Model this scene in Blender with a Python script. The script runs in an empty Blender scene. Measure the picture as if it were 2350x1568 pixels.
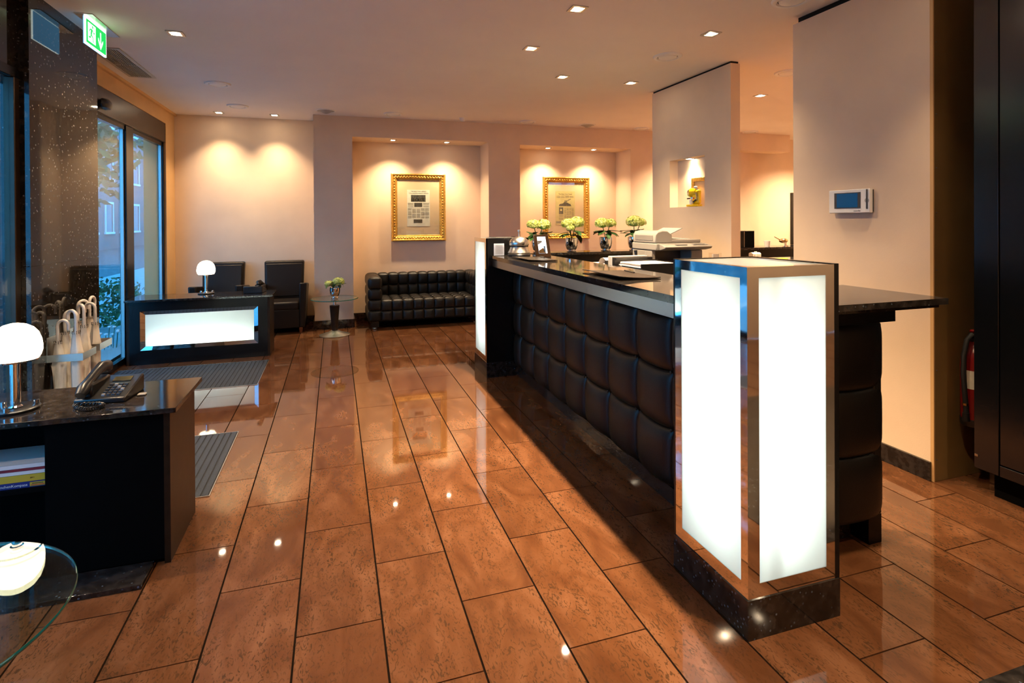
import bpy, math, random
from math import sin, cos, pi, radians, sqrt
from mathutils import Vector, Matrix
random.seed(7)
sc = bpy.context.scene
COL = sc.collection

# ------------------------------------------------------------------ camera
F, PITCH, ROLL, YAW, CAMH = 1272.449, 0.004958, -0.005695, 0.309328, 1.47146
cy_, sy_, cp_, sp_ = cos(YAW), sin(YAW), cos(PITCH), sin(PITCH)
fw = Vector((sy_*cp_, cy_*cp_, -sp_)); rt = Vector((cy_, -sy_, 0)); up = rt.cross(fw)
rx_ = rt*cos(ROLL) + up*sin(ROLL); ux_ = up*cos(ROLL) - rt*sin(ROLL)
cam_d = bpy.data.cameras.new('camera'); cam = bpy.data.objects.new('camera', cam_d); COL.objects.link(cam)
cam.matrix_world = Matrix(((rx_.x, ux_.x, -fw.x, 0), (rx_.y, ux_.y, -fw.y, 0), (rx_.z, ux_.z, -fw.z, CAMH), (0, 0, 0, 1)))
cam_d.sensor_fit = 'HORIZONTAL'; cam_d.sensor_width = 36.0; cam_d.lens = 36.0*F/2350.0
cam_d.shift_y = -271.9/2350.0; cam_d.clip_start = 0.05; cam_d.clip_end = 200
sc.camera = cam

# ------------------------------------------------------------------ world (blue dusk), exposure
WORLD_COL, WORLD_STR = (0.06, 0.36, 0.78), 3.9
w = bpy.data.worlds.new('dusk'); sc.world = w; w.use_nodes = True
bg = w.node_tree.nodes['Background']; bg.inputs[0].default_value = WORLD_COL + (1,); bg.inputs[1].default_value = WORLD_STR
sc.view_settings.view_transform = 'Standard'; sc.view_settings.look = 'None'
sc.view_settings.gamma = 1.0; sc.view_settings.use_curve_mapping = False
sc.view_settings.exposure = 0.75
sc.cycles.max_bounces = 8; sc.cycles.diffuse_bounces = 4; sc.cycles.glossy_bounces = 4; sc.cycles.transparent_max_bounces = 16
sc.cycles.sample_clamp_indirect = 4.0; sc.cycles.caustics_reflective = False; sc.cycles.caustics_refractive = False
sc.cycles.use_denoising = True; sc.cycles.use_adaptive_sampling = True; sc.cycles.adaptive_threshold = .10; sc.cycles.adaptive_min_samples = 16
WARM = (1.0, 0.73, 0.45)
SPOT_W = 225.0

# ------------------------------------------------------------------ materials
def nm(name):
    m = bpy.data.materials.new(name); m.use_nodes = True
    nt = m.node_tree; return m, nt, nt.nodes['Principled BSDF']
def link(nt, a, b): nt.links.new(a, b)
def pbr(name, col, rough=.5, metal=0., spec=.5, emit=None, estr=0., coat=0., var=0., vscale=8., bump=0., bscale=60., trans=0., ior=1.5):
    m, nt, b = nm(name)
    b.inputs['Base Color'].default_value = (*col, 1); b.inputs['Roughness'].default_value = rough
    b.inputs['Metallic'].default_value = metal; b.inputs['Specular IOR Level'].default_value = spec
    b.inputs['Coat Weight'].default_value = coat; b.inputs['IOR'].default_value = ior
    b.inputs['Transmission Weight'].default_value = trans
    if emit: b.inputs['Emission Color'].default_value = (*emit, 1); b.inputs['Emission Strength'].default_value = estr
    if var or bump:
        g = nt.nodes.new('ShaderNodeNewGeometry')
    if var:
        n = nt.nodes.new('ShaderNodeTexNoise'); n.inputs['Scale'].default_value = vscale; n.inputs['Detail'].default_value = 5
        link(nt, g.outputs['Position'], n.inputs['Vector'])
        r = nt.nodes.new('ShaderNodeValToRGB')
        r.color_ramp.elements[0].position = .3; r.color_ramp.elements[1].position = .7
        r.color_ramp.elements[0].color = (*[c*(1-var) for c in col], 1); r.color_ramp.elements[1].color = (*[min(1, c*(1+var)) for c in col], 1)
        link(nt, n.outputs['Fac'], r.inputs['Fac']); link(nt, r.outputs['Color'], b.inputs['Base Color'])
    if bump:
        n2 = nt.nodes.new('ShaderNodeTexNoise'); n2.inputs['Scale'].default_value = bscale; n2.inputs['Detail'].default_value = 4
        link(nt, g.outputs['Position'], n2.inputs['Vector'])
        bp = nt.nodes.new('ShaderNodeBump'); bp.inputs['Strength'].default_value = bump; bp.inputs['Distance'].default_value = .01
        link(nt, n2.outputs['Fac'], bp.inputs['Height']); link(nt, bp.outputs['Normal'], b.inputs['Normal'])
    return m
def emis(name, col, s):
    m, nt, b = nm(name)
    b.inputs['Base Color'].default_value = (*[min(.9, c) for c in col], 1); b.inputs['Roughness'].default_value = .4
    b.inputs['Emission Color'].default_value = (*col, 1); b.inputs['Emission Strength'].default_value = s
    return m
def schlick(nt, f0):
    g = nt.nodes.new('ShaderNodeNewGeometry'); d = nt.nodes.new('ShaderNodeVectorMath'); d.operation = 'DOT_PRODUCT'
    link(nt, g.outputs['Incoming'], d.inputs[0]); link(nt, g.outputs['Normal'], d.inputs[1])
    def mth(op, a, b=None, val=None):
        n = nt.nodes.new('ShaderNodeMath'); n.operation = op; link(nt, a, n.inputs[0])
        if b is not None: n.inputs[1].default_value = b
        return n.outputs[0]
    a = mth('ABSOLUTE', d.outputs['Value']); n = nt.nodes.new('ShaderNodeMath'); n.operation = 'SUBTRACT'; n.inputs[0].default_value = 1; link(nt, a, n.inputs[1])
    q = mth('POWER', n.outputs[0], 5.); q = mth('MULTIPLY', q, 1-f0); return mth('ADD', q, f0)
def glass(name, tint=(.96, 1., .98), ior=1.5, tintedge=None):
    m, nt, b = nm(name); nt.nodes.remove(b); out = nt.nodes['Material Output']
    t = nt.nodes.new('ShaderNodeBsdfTransparent'); t.inputs[0].default_value = (*tint, 1)
    g = nt.nodes.new('ShaderNodeBsdfGlossy'); g.inputs['Roughness'].default_value = 0.0; g.inputs['Color'].default_value = (1, 1, 1, 1)
    x = nt.nodes.new('ShaderNodeMixShader')
    link(nt, schlick(nt, ((ior-1)/(ior+1))**2), x.inputs[0]); link(nt, t.outputs[0], x.inputs[1]); link(nt, g.outputs[0], x.inputs[2]); link(nt, x.outputs[0], out.inputs['Surface'])
    return m
def frosted(name, col):
    m, nt, b = nm(name); nt.nodes.remove(b); out = nt.nodes['Material Output']
    t = nt.nodes.new('ShaderNodeBsdfTranslucent'); t.inputs[0].default_value = (*col, 1)
    d = nt.nodes.new('ShaderNodeBsdfDiffuse'); d.inputs[0].default_value = (*[c*.8 for c in col], 1)
    g = nt.nodes.new('ShaderNodeBsdfGlossy'); g.inputs['Roughness'].default_value = .05
    x0 = nt.nodes.new('ShaderNodeMixShader'); x0.inputs[0].default_value = .35
    x = nt.nodes.new('ShaderNodeMixShader')
    link(nt, t.outputs[0], x0.inputs[1]); link(nt, d.outputs[0], x0.inputs[2])
    link(nt, schlick(nt, .035), x.inputs[0]); link(nt, x0.outputs[0], x.inputs[1]); link(nt, g.outputs[0], x.inputs[2]); link(nt, x.outputs[0], out.inputs['Surface'])
    return m
def granite(name, base=(.012, .010, .009), fleck=(.09, .12, .16), scale=75., rough=.06):
    m, nt, b = nm(name)
    g = nt.nodes.new('ShaderNodeNewGeometry')
    v = nt.nodes.new('ShaderNodeTexVoronoi'); v.inputs['Scale'].default_value = scale; link(nt, g.outputs['Position'], v.inputs['Vector'])
    r = nt.nodes.new('ShaderNodeValToRGB'); r.color_ramp.elements[0].position = .87; r.color_ramp.elements[1].position = .99
    r.color_ramp.elements[0].color = (0, 0, 0, 1); r.color_ramp.elements[1].color = (1, 1, 1, 1)
    sep = nt.nodes.new('ShaderNodeSeparateColor'); link(nt, v.outputs['Color'], sep.inputs[0]); link(nt, sep.outputs[0], r.inputs['Fac'])
    d = nt.nodes.new('ShaderNodeMath'); d.operation = 'LESS_THAN'; d.inputs[1].default_value = .30; link(nt, v.outputs['Distance'], d.inputs[0])
    mu = nt.nodes.new('ShaderNodeMath'); mu.operation = 'MULTIPLY'; link(nt, r.outputs['Color'], mu.inputs[0]); link(nt, d.outputs[0], mu.inputs[1])
    n = nt.nodes.new('ShaderNodeTexNoise'); n.inputs['Scale'].default_value = 30; n.inputs['Detail'].default_value = 6; link(nt, g.outputs['Position'], n.inputs['Vector'])
    r2 = nt.nodes.new('ShaderNodeValToRGB'); r2.color_ramp.elements[0].position = .42; r2.color_ramp.elements[1].position = .75
    r2.color_ramp.elements[0].color = (*base, 1); r2.color_ramp.elements[1].color = (*[c*3.5 for c in base], 1); link(nt, n.outputs['Fac'], r2.inputs['Fac'])
    mx = nt.nodes.new('ShaderNodeMix'); mx.data_type = 'RGBA'
    link(nt, mu.outputs[0], mx.inputs[0]); link(nt, r2.outputs['Color'], mx.inputs[6]); mx.inputs[7].default_value = (*fleck, 1)
    link(nt, mx.outputs[2], b.inputs['Base Color']); b.inputs['Roughness'].default_value = rough
    return m
def tile_mat():
    m, nt, b = nm('travertine_tile')
    tc = nt.nodes.new('ShaderNodeTexCoord'); oi = nt.nodes.new('ShaderNodeObjectInfo')
    mp = nt.nodes.new('ShaderNodeMapping'); mp.inputs['Scale'].default_value = (1, .42, 1)
    s = nt.nodes.new('ShaderNodeVectorMath'); s.operation = 'SCALE'; s.inputs[0].default_value = (37, 91, 53); link(nt, oi.outputs['Random'], s.inputs['Scale'])
    link(nt, tc.outputs['Object'], mp.inputs['Vector']); link(nt, s.outputs[0], mp.inputs['Location'])
    def noise(sc_, det, dist=0.):
        n = nt.nodes.new('ShaderNodeTexNoise'); n.inputs['Scale'].default_value = sc_; n.inputs['Detail'].default_value = det; n.inputs['Distortion'].default_value = dist
        link(nt, mp.outputs[0], n.inputs['Vector']); return n
    n1 = noise(7., 7, .9); r1 = nt.nodes.new('ShaderNodeValToRGB'); e = r1.color_ramp.elements
    e[0].position = .30; e[0].color = (.083, .030, .0120, 1); e[1].position = .72; e[1].color = (.175, .075, .034, 1)
    k = e.new(.5); k.color = (.121, .047, .019, 1)
    link(nt, n1.outputs['Fac'], r1.inputs['Fac'])
    n2 = noise(60, 6, 2.2); r2 = nt.nodes.new('ShaderNodeValToRGB'); r2.color_ramp.elements[0].position = .535; r2.color_ramp.elements[1].position = .62
    link(nt, n2.outputs['Fac'], r2.inputs['Fac'])
    n3 = noise(7, 4); r3 = nt.nodes.new('ShaderNodeValToRGB'); r3.color_ramp.elements[0].position = .30; r3.color_ramp.elements[1].position = .60
    link(nt, n3.outputs['Fac'], r3.inputs['Fac'])
    mu = nt.nodes.new('ShaderNodeMath'); mu.operation = 'MULTIPLY'; link(nt, r2.outputs[0], mu.inputs[0]); link(nt, r3.outputs[0], mu.inputs[1])
    mu2 = nt.nodes.new('ShaderNodeMath'); mu2.operation = 'MULTIPLY'; mu2.inputs[1].default_value = .8; link(nt, mu.outputs[0], mu2.inputs[0])
    mx = nt.nodes.new('ShaderNodeMix'); mx.data_type = 'RGBA'; link(nt, mu2.outputs[0], mx.inputs[0]); link(nt, r1.outputs[0], mx.inputs[6]); mx.inputs[7].default_value = (.045, .024, .012, 1)
    hs = nt.nodes.new('ShaderNodeHueSaturation'); ma = nt.nodes.new('ShaderNodeMapRange'); ma.inputs['To Min'].default_value = .92; ma.inputs['To Max'].default_value = 1.06
    link(nt, oi.outputs['Random'], ma.inputs['Value']); link(nt, ma.outputs[0], hs.inputs['Value']); link(nt, mx.outputs[2], hs.inputs['Color'])
    link(nt, hs.outputs[0], b.inputs['Base Color']); b.inputs['Roughness'].default_value = .035; b.inputs['Specular IOR Level'].default_value = .5
    return m
def leaf_noise(name, c0, c1, scale=40):
    m, nt, b = nm(name); tc = nt.nodes.new('ShaderNodeTexCoord'); n = nt.nodes.new('ShaderNodeTexNoise'); n.inputs['Scale'].default_value = scale
    link(nt, tc.outputs['Object'], n.inputs['Vector']); r = nt.nodes.new('ShaderNodeValToRGB'); r.color_ramp.elements[0].position = .35; r.color_ramp.elements[1].position = .65
    r.color_ramp.elements[0].color = (*c0, 1); r.color_ramp.elements[1].color = (*c1, 1)
    link(nt, n.outputs['Fac'], r.inputs['Fac']); link(nt, r.outputs['Color'], b.inputs['Base Color']); b.inputs['Roughness'].default_value = .45
    return m

M = dict(
 wall=pbr('peach_paint', (.82, .63, .45), .8, var=.04, vscale=3., bump=.05, bscale=180),
 ceil=pbr('ceiling_paint', (.93, .86, .79), .85, var=.02, vscale=2.),
 ochre=pbr('ochre_paint', (.66, .40, .17), .7, var=.05, vscale=4.),
 endpl=pbr('unlit_brown_paint', (.17, .105, .035), .55, var=.1, vscale=5.),  # brown plate, darkened in the colour because its face is unlit
 tile=tile_mat(), grout=pbr('dark_grout', (.012, .008, .006), .9, spec=.0, var=.2),
 granite=granite('labrador_granite'),
 granite_col=granite('galaxy_granite', (.010, .008, .006), (.20, .20, .20), 60., .04),
 leather=pbr('black_leather', (.008, .007, .006), .38, spec=.32, bump=.12, bscale=240),
 leather2=pbr('brown_black_leather', (.013, .009, .007), .38, spec=.26, bump=.10, bscale=200),
 black=pbr('black_lacquer', (.005, .005, .0055), .22, spec=.3, var=.1),
 cabblack=pbr('satin_black_lacquer', (.004, .005, .007), .20, spec=1.0, var=.1),
 blackm=pbr('matte_black', (.0022, .0021, .002), .6, spec=.03, var=.1),
 blackp=pbr('black_plastic', (.012, .012, .013), .3, var=.05),
 brownmetal=pbr('dark_bronze_metal', (.055, .035, .022), .3, metal=.6, var=.1),
 chrome=pbr('chrome', (.82, .82, .82), .04, metal=1., bump=.025, bscale=5.),
 mirror=pbr('mirror_strip', (.75, .78, .78), .02, metal=1., var=.01),
 steel=pbr('brushed_steel', (.62, .60, .56), .28, metal=1., bump=.05, bscale=300),
 alu=pbr('satin_aluminium', (.55, .53, .50), .35, metal=.9, var=.04),
 gold=pbr('gilded_frame', (.72, .43, .09), .33, metal=.85, var=.25, vscale=60., bump=.5, bscale=130),
 glass=glass('clear_glass', (.97, .99, .98)),
 winglass=glass('window_glass', (.86, .95, .97), 1.55),
 tglass=glass('table_glass', (.88, .97, .93), 1.5),
 tedge=pbr('glass_edge_green', (.01, .16, .12), .08, spec=.8, trans=.3),
 frost=frosted('frosted_diffuser', (.93, .98, .94)),
 tube=emis('fluorescent_tube', (.90, 1., .95), 15.),
 inner=pbr('white_lamp_interior', (.8, .82, .8), .6, var=.02),
 globe=emis('opal_globe', (1., .78, .52), 8.0),
 bulb=emis('halogen_bulb', (1., .82, .58), 60.),
 white=pbr('white_plastic', (.90, .89, .86), .4, var=.02),
 grey=pbr('light_grey_plastic', (.40, .38, .36), .45, var=.03),
 dgrey=pbr('dark_grey_plastic', (.06, .06, .065), .4, var=.05),
 beige=pbr('copier_beige', (.30, .275, .24), .45, var=.03),
 beige2=pbr('copier_beige_panel', (.23, .21, .185), .45, var=.03),
 paper=pbr('paper', (.78, .72, .66), .8, var=.03),
 news=pbr('old_newsprint', (.80, .74, .60), .8, var=.08, vscale=20.),
 news2=pbr('yellowed_newsprint', (.66, .52, .22), .8, var=.08, vscale=20.),
 ink=pbr('printing_ink', (.03, .025, .02), .8, var=.3),
 inkl=pbr('faded_ink', (.24, .19, .12), .8, var=.3, vscale=90.),
 photo=pbr('halftone_photo', (.07, .06, .045), .8, var=.9, vscale=70.),
 board=pbr('peach_mount_board', (.78, .55, .33), .8, var=.03),
 mat=pbr('entrance_mat_carpet', (.038, .044, .054), .9, var=.7, vscale=420., bump=.5, bscale=400),
 rubber=pbr('black_rubber', (.008, .008, .009), .7, var=.1),
 cream=pbr('cream_umbrella_cloth', (.88, .82, .72), .6, var=.06, vscale=12., bump=.1, bscale=60),
 handle=pbr('white_umbrella_handle', (.84, .80, .76), .3, var=.02),
 petal=leaf_noise('hydrangea_petals', (.42, .52, .06), (.80, .84, .36)),
 leaf=leaf_noise('hydrangea_leaves', (.010, .045, .008), (.035, .12, .02), 25),
 wood=pbr('dark_wenge_wood', (.020, .010, .005), .35, spec=.2, var=.3, vscale=20.),
 redwood=pbr('reddish_wood_leg', (.16, .04, .012), .35, var=.2, vscale=30.),
 red=pbr('extinguisher_red', (.24, .008, .008), .25, var=.03),
 yellow=pbr('yellow_enamel', (.78, .52, .01), .22, var=.03),
 green=emis('exit_green', (.0, .42, .07), 1.0), exitw=emis('exit_white', (.85, 1., .92), 1.3), exitback=emis('exit_back_pane', (.18, .55, .95), .5),
 screen=pbr('dark_lcd', (.005, .02, .05), .08, emit=(.01, .09, .22), estr=.22, var=.02),
 tv=emis('tv_screen', (.45, .62, 1.), 2.2), tvd=emis('tv_screen_dark', (.30, .28, .75), 1.2),
 sleeve=pbr('acrylic_card', (.55, .66, .92), .1, var=.03),
 tabscr=emis('tablet_picture', (.55, .66, .74), .75), tabdark=emis('tablet_picture_dark', (.02, .04, .08), .3),
 facade=pbr('facade_plaster', (.13, .17, .18), .8, var=.15, vscale=1.5), facade2=pbr('dark_facade', (.10, .11, .12), .8, var=.2),
 pane=pbr('night_window', (.02, .03, .05), .05, var=.1), street=pbr('wet_asphalt', (.10, .11, .12), .25, var=.3, vscale=3.),
 pave=pbr('pavement', (.36, .37, .38), .5, var=.15, vscale=5.), bark=pbr('bark', (.03, .02, .015), .9, var=.3),
 foliage=leaf_noise('tree_foliage', (.01, .05, .012), (.03, .14, .03), 4.), blossom=pbr('white_blossom', (.8, .85, .9), .6, var=.03),
 blue=pbr('blue_spine', (.012, .02, .16), .45, var=.05), yel2=pbr('yellow_spine', (.60, .40, .02), .5, var=.05), redp=pbr('dark_red_spine', (.22, .012, .02), .5, var=.05),
 whitetext=pbr('white_print', (.8, .8, .8), .6, var=.01), redprint=pbr('red_print', (.6, .05, .04), .6, var=.02),
 pink=pbr('pale_pink_porcelain', (.75, .55, .55), .3, var=.03), brass=pbr('warm_brass', (.55, .42, .22), .2, metal=1., var=.05),
 void=pbr('shadow_gap_black', (.004, .004, .004), .9, var=.1), acrylic=glass('acrylic_block', (.95, .93, .9), 1.45),
)

# ------------------------------------------------------------------ mesh helpers
ORG = {}
class MB:
    def __init__(s): s.v = []; s.f = []
    def add(s, vs, fs):
        o = len(s.v); s.v += [tuple(p) for p in vs]; s.f += [tuple(i+o for i in f) for f in fs]; return s
    def box(s, x0, x1, y0, y1, z0, z1):
        if x0 > x1: x0, x1 = x1, x0
        if y0 > y1: y0, y1 = y1, y0
        if z0 > z1: z0, z1 = z1, z0
        return s.add([(x0,y0,z0),(x1,y0,z0),(x1,y1,z0),(x0,y1,z0),(x0,y0,z1),(x1,y0,z1),(x1,y1,z1),(x0,y1,z1)],
                     [(0,3,2,1),(4,5,6,7),(0,1,5,4),(1,2,6,5),(2,3,7,6),(3,0,4,7)])
    def hexa(s, b, t):   # bottom 4, top 4 (ccw from above)
        return s.add(list(b)+list(t), [(0,3,2,1),(4,5,6,7),(0,1,5,4),(1,2,6,5),(2,3,7,6),(3,0,4,7)])
    def prism(s, poly, ax, a0, a1):   # polygon in the other two axes, extruded along axis ax
        def P(p, a):
            return (a, p[0], p[1]) if ax == 'x' else ((p[0], a, p[1]) if ax == 'y' else (p[0], p[1], a))
        n = len(poly); vs = [P(p, a0) for p in poly] + [P(p, a1) for p in poly]
        fs = [tuple(range(n))[::-1], tuple(range(n, 2*n))] + [(i, (i+1) % n, n+(i+1) % n, n+i) for i in range(n)]
        return s.add(vs, fs)
    def lathe(s, prof, n=24, c=(0, 0, 0), a0=0., a1=2*pi, squash=(1, 1)):
        vs = []; fs = []; full = abs(a1-a0-2*pi) < 1e-6; k = n if full else n+1; L = len(prof)
        for i in range(k):
            a = a0+(a1-a0)*i/n
            for r, z in prof: vs.append((c[0]+r*cos(a)*squash[0], c[1]+r*sin(a)*squash[1], c[2]+z))
        for i in range(n):
            j = (i+1) % k
            for q in range(L-1): fs.append((i*L+q, j*L+q, j*L+q+1, i*L+q+1))
        return s.add(vs, fs)
    def tube(s, pts, r, n=8, caps=True):
        pts = [Vector(p) for p in pts]; m = len(pts); rs = r if isinstance(r, (list, tuple)) else [r]*m
        vs = []; fs = []; ref = None
        for i, p in enumerate(pts):
            t = (pts[min(i+1, m-1)]-pts[max(i-1, 0)]).normalized()
            if ref is None: ref = Vector((0, 0, 1)) if abs(t.z) < .9 else Vector((1, 0, 0))
            a = t.cross(ref).normalized(); b = t.cross(a).normalized(); ref = -b if False else a.cross(t)
            for k in range(n):
                q = 2*pi*k/n; vs.append(p+a*rs[i]*cos(q)+b*rs[i]*sin(q))
        for i in range(m-1):
            for k in range(n): fs.append((i*n+k, i*n+(k+1) % n, (i+1)*n+(k+1) % n, (i+1)*n+k))
        if caps: fs += [tuple(range(n)), tuple(range((m-1)*n, m*n))[::-1]]
        return s.add(vs, fs)
    def ell(s, c, rx, ry, rz, nu=16, nv=10):
        return s.lathe([(max(1e-4, sin(pi*i/nv)), -cos(pi*i/nv)*rz) for i in range(nv+1)], nu, c, squash=(rx, ry))
    def xf(s, mat): s.v = [tuple(mat @ Vector(p)) for p in s.v]; return s
    def mesh(s, name, smooth=False, ang=40):
        me = bpy.data.meshes.new(name); me.from_pydata(s.v, [], s.f); me.validate()
        if smooth:
            for p in me.polygons: p.use_smooth = True
            me.set_sharp_from_angle(angle=radians(ang))
        return me
    def build(s, name, mat, parent=None, smooth=False, bevel=0., seg=2, ang=40, fix=True):
        if parent is not None:
            o = ORG.get(parent.name, Vector((0, 0, 0))); s.v = [tuple(Vector(p)-o) for p in s.v]
        me = s.mesh(name, smooth, ang)
        if fix:
            import bmesh
            bm = bmesh.new(); bm.from_mesh(me); bmesh.ops.recalc_face_normals(bm, faces=bm.faces); bm.to_mesh(me); bm.free()
        me.materials.append(M[mat] if isinstance(mat, str) else mat)
        return ob(name, me, parent, bevel, seg)
def ob(name, me, parent=None, bevel=0., seg=2):
    o = bpy.data.objects.new(name, me); COL.objects.link(o)
    if parent is not None:
        o.parent = parent; ORG[o.name] = ORG.get(parent.name, Vector((0, 0, 0))).copy()
    else: ORG[o.name] = Vector((0, 0, 0))
    if bevel:
        b = o.modifiers.new('bevel', 'BEVEL'); b.width = bevel; b.segments = seg; b.limit_method = 'ANGLE'; b.angle_limit = radians(50)
        b.harden_normals = False
        for p in me.polygons: p.use_smooth = True
        me.set_sharp_from_angle(angle=radians(60))
    return o
def tag(o, label, cat, group=None, kind=None):
    if label: o['label'] = label
    if cat: o['category'] = cat
    if group: o['group'] = group
    if kind: o['kind'] = kind
    return o
def struct(o, label=None):
    o['kind'] = 'structure'
    if label: o['label'] = label
    return o
def thing(name, label, cat, loc=(0, 0, 0), group=None):
    o = bpy.data.objects.new(name, None); COL.objects.link(o); o.location = loc; o.empty_display_size = .1
    ORG[o.name] = Vector(loc); return tag(o, label, cat, group)
def put(name, me, parent, loc, rot=None, scale=None):   # a shared-mesh part, loc in world coordinates
    o = bpy.data.objects.new(name, me); COL.objects.link(o)
    if parent is not None: o.parent = parent
    o.location = Vector(loc)-ORG.get(parent.name, Vector((0, 0, 0))) if parent is not None else Vector(loc)
    if rot is not None: o.rotation_euler = rot
    if scale is not None: o.scale = scale
    return o
def copy_thing(src, loc, label, rz=None, group=None):
    def rec(o, par):
        c = o.copy(); COL.objects.link(c); c.parent = par
        for ch in o.children: rec(ch, c)
        return c
    c = rec(src, None); c.location = loc; c['label'] = label
    if rz is not None: c.rotation_euler = (0, 0, rz)
    if group: c['group'] = group
    return c
def text(name, body, size, mat, parent, loc, rot, align='CENTER', ext=.0004, sx=1.):
    cu = bpy.data.curves.new(name, 'FONT'); cu.body = body; cu.size = size; cu.align_x = align; cu.align_y = 'CENTER'; cu.extrude = ext; cu.resolution_u = 2
    t = bpy.data.objects.new('tmp', cu); COL.objects.link(t); me = bpy.data.meshes.new_from_object(t); bpy.data.objects.remove(t); bpy.data.curves.remove(cu)
    me.name = name; me.materials.clear(); me.materials.append(M[mat])
    o = put(name, me, parent, loc, rot); o.scale = (sx, 1, 1); return o
def B(name, mat, parent, *b, bevel=0., seg=2):
    m = MB()
    for q in (b if isinstance(b[0], (tuple, list)) else [b]): m.box(*q)
    return m.build(name, mat, parent, bevel=bevel, seg=seg)
# ------------------------------------------------------------------ room shell
ZC = 2.925
XR, YR, YB, YA = 8.6, -2.4, 8.0, 8.5      # right limit, rear wall, niche wall plane, recessed back plane
struct(B('floor', 'grout', None, -2.30, XR, YR, 8.75, -.08, -.004), 'dark grout bed under the polished travertine tiles')
fl_o = bpy.data.objects['floor']; ORG['floor'] = Vector((0, 0, 0))
struct(B('ceiling', 'ceil', None, -2.30, XR+.1, YR, 8.75, ZC, ZC+.12), 'flat peach ceiling')

# floor tiles: running bond, long joints along y
TW, TL, TX0 = .30, .6907, -.7434
tile_me = MB().box(-TW/2+.0036, TW/2-.0036, -TL/2+.0026, TL/2-.0026, -.012, 0).mesh('tile'); tile_me.materials.append(M['tile'])
rest = MB()
for k in range(-5, 31):
    xa, xb = TX0+TW*k, TX0+TW*(k+1)
    off = 2.095 if k % 2 == 0 else 1.748
    for n in range(-7, 11):
        ya, yb = off+TL*n, off+TL*(n+1)
        X0, X1, Y0, Y1 = max(xa, -2.28), min(xb, XR), max(ya, YR), min(yb, 8.5)
        if X1-X0 < .02 or Y1-Y0 < .02: continue
        full = (X1-X0 > TW-.001 and Y1-Y0 > TL-.001)
        if xa > 3.55 or yb < .55 or (ya > 2.2 and xa > 3.2 and ya < 8) or (xa > 1.92 and ya > 2.15 and yb < 5.45 and xa < 3.5):
            rest.box(X0+.0036, X1-.0036, Y0+.0026, Y1-.0026, -.012, 0); continue
        if full: put('tile', tile_me, fl_o, ((xa+xb)/2, (ya+yb)/2, 0))
        else:
            cx, cyy = (X0+X1)/2, (Y0+Y1)/2
            me = MB().box(X0-cx+.0036, X1-cx-.0036, Y0-cyy+.0026, Y1-cyy-.0026, -.012, 0).mesh('tile'); me.materials.append(M['tile'])
            put('tile', me, fl_o, (cx, cyy, 0))
o = rest.build('tile_field', 'tile', fl_o, fix=False); o['kind'] = 'stuff'

# back wall: recess behind the armchairs, piers, two picture niches
wb = MB()
wb.box(-2.30, -.27, YA, 8.75, 0, ZC)
wb.box(-.27, .24, YB, 8.75, 0, ZC); wb.box(.24, 2.195, YB, 8.75, 2.645, ZC); wb.box(.24, 2.195, YA, 8.75, 0, 2.645)
wb.box(2.195, 2.689, YB, 8.75, 0, ZC); wb.box(2.689, 4.586, YB, 8.75, 2.62, ZC); wb.box(2.689, 4.586, YA, 8.75, 0, 2.62)
wb.box(4.586, 6.95, YB, 8.75, 0, ZC); wb.box(6.95, XR+.1, 8.18, 8.75, 0, ZC)
wall_back = struct(wb.build('wall_back', 'wall', fix=False), 'peach back wall with two picture niches')
struct(B('trim_1', 'wall', None, 5.6, 7.55, 7.72, 8.0, 2.63, ZC), 'peach ceiling beam in the room behind the reception')
for i, bx in enumerate([(-2.05, -.285, YA-.016, YA, 0, .115), (-.286, -.27, YB-.016, YA-.016, 0, .115), (-.27, .24, YB-.016, YB, 0, .115), (.24, 2.195, YA-.016, YA, 0, .115), (.24, .256, YB, YA-.016, 0, .115),
                        (2.195, 2.689, YB-.016, YB, 0, .115), (2.689, 4.586, YA-.016, YA, 0, .115), (4.586, 6.9, YB-.016, YB, 0, .115)]):
    struct(B('baseboard_back', 'granite', None, *bx), 'black granite baseboard along the back wall')
# left: wall strips, door header, granite column, shop window
wl = MB(); wl.box(-2.30, -2.05, 8.10, YA, 0, ZC); wl.box(-2.30, -2.05, 5.23, 8.10, 2.735, ZC)
struct(wl.build('wall_left', 'ochre', fix=False), 'ochre wall around the glass entrance door')
struct(B('trim_2', 'ochre', None, (-2.05, -2.02, 5.23, YA, ZC-.03, ZC)), 'narrow ochre moulding under the ceiling above the door')
wg = struct(B('wall_granite', 'granite_col', None, -2.30, -1.81, 4.21, 5.23, 0, ZC), 'dark speckled granite column beside the door')
for z0, z1 in ((0, 1.198), (1.202, ZC)):
    B('granite_slab', 'granite_col', wg, (-1.81, -1.80, 4.2, 5.23, z0, z1)); B('granite_slab', 'granite_col', wg, (-2.30, -1.80, 4.19, 4.2, z0, z1))
d1 = thing('door_1', None, None, (-2.14, 6.7, 0)); struct(d1, 'sliding glass entrance door with dark frame and bronze header')
B('header', 'brownmetal', d1, -2.24, -2.055, 5.23, 8.10, 2.49, 2.735, bevel=.004)
for ya_, yb_ in ((6.745, 6.965), (8.062, 8.098), (5.24, 5.30)): B('frame_post', 'black', d1, -2.135, -2.07, ya_, yb_, 0, 2.49, bevel=.004)
for y0, y1 in ((5.30, 6.745), (6.965, 8.062)):
    B('bottom_rail', 'black', d1, -2.13, -2.08, y0, y1, 0, .07, bevel=.003); B('top_rail', 'black', d1, -2.13, -2.08, y0, y1, 2.44, 2.49)
    B('glass_pane', 'winglass', d1, -2.109, -2.101, y0, y1, .07, 2.44)
B('glass_stile', 'alu', d1, -2.12, -2.09, 6.715, 6.742, .07, 2.44); B('glass_stile', 'alu', d1, -2.12, -2.09, 8.040, 8.061, .07, 2.44)
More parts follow.
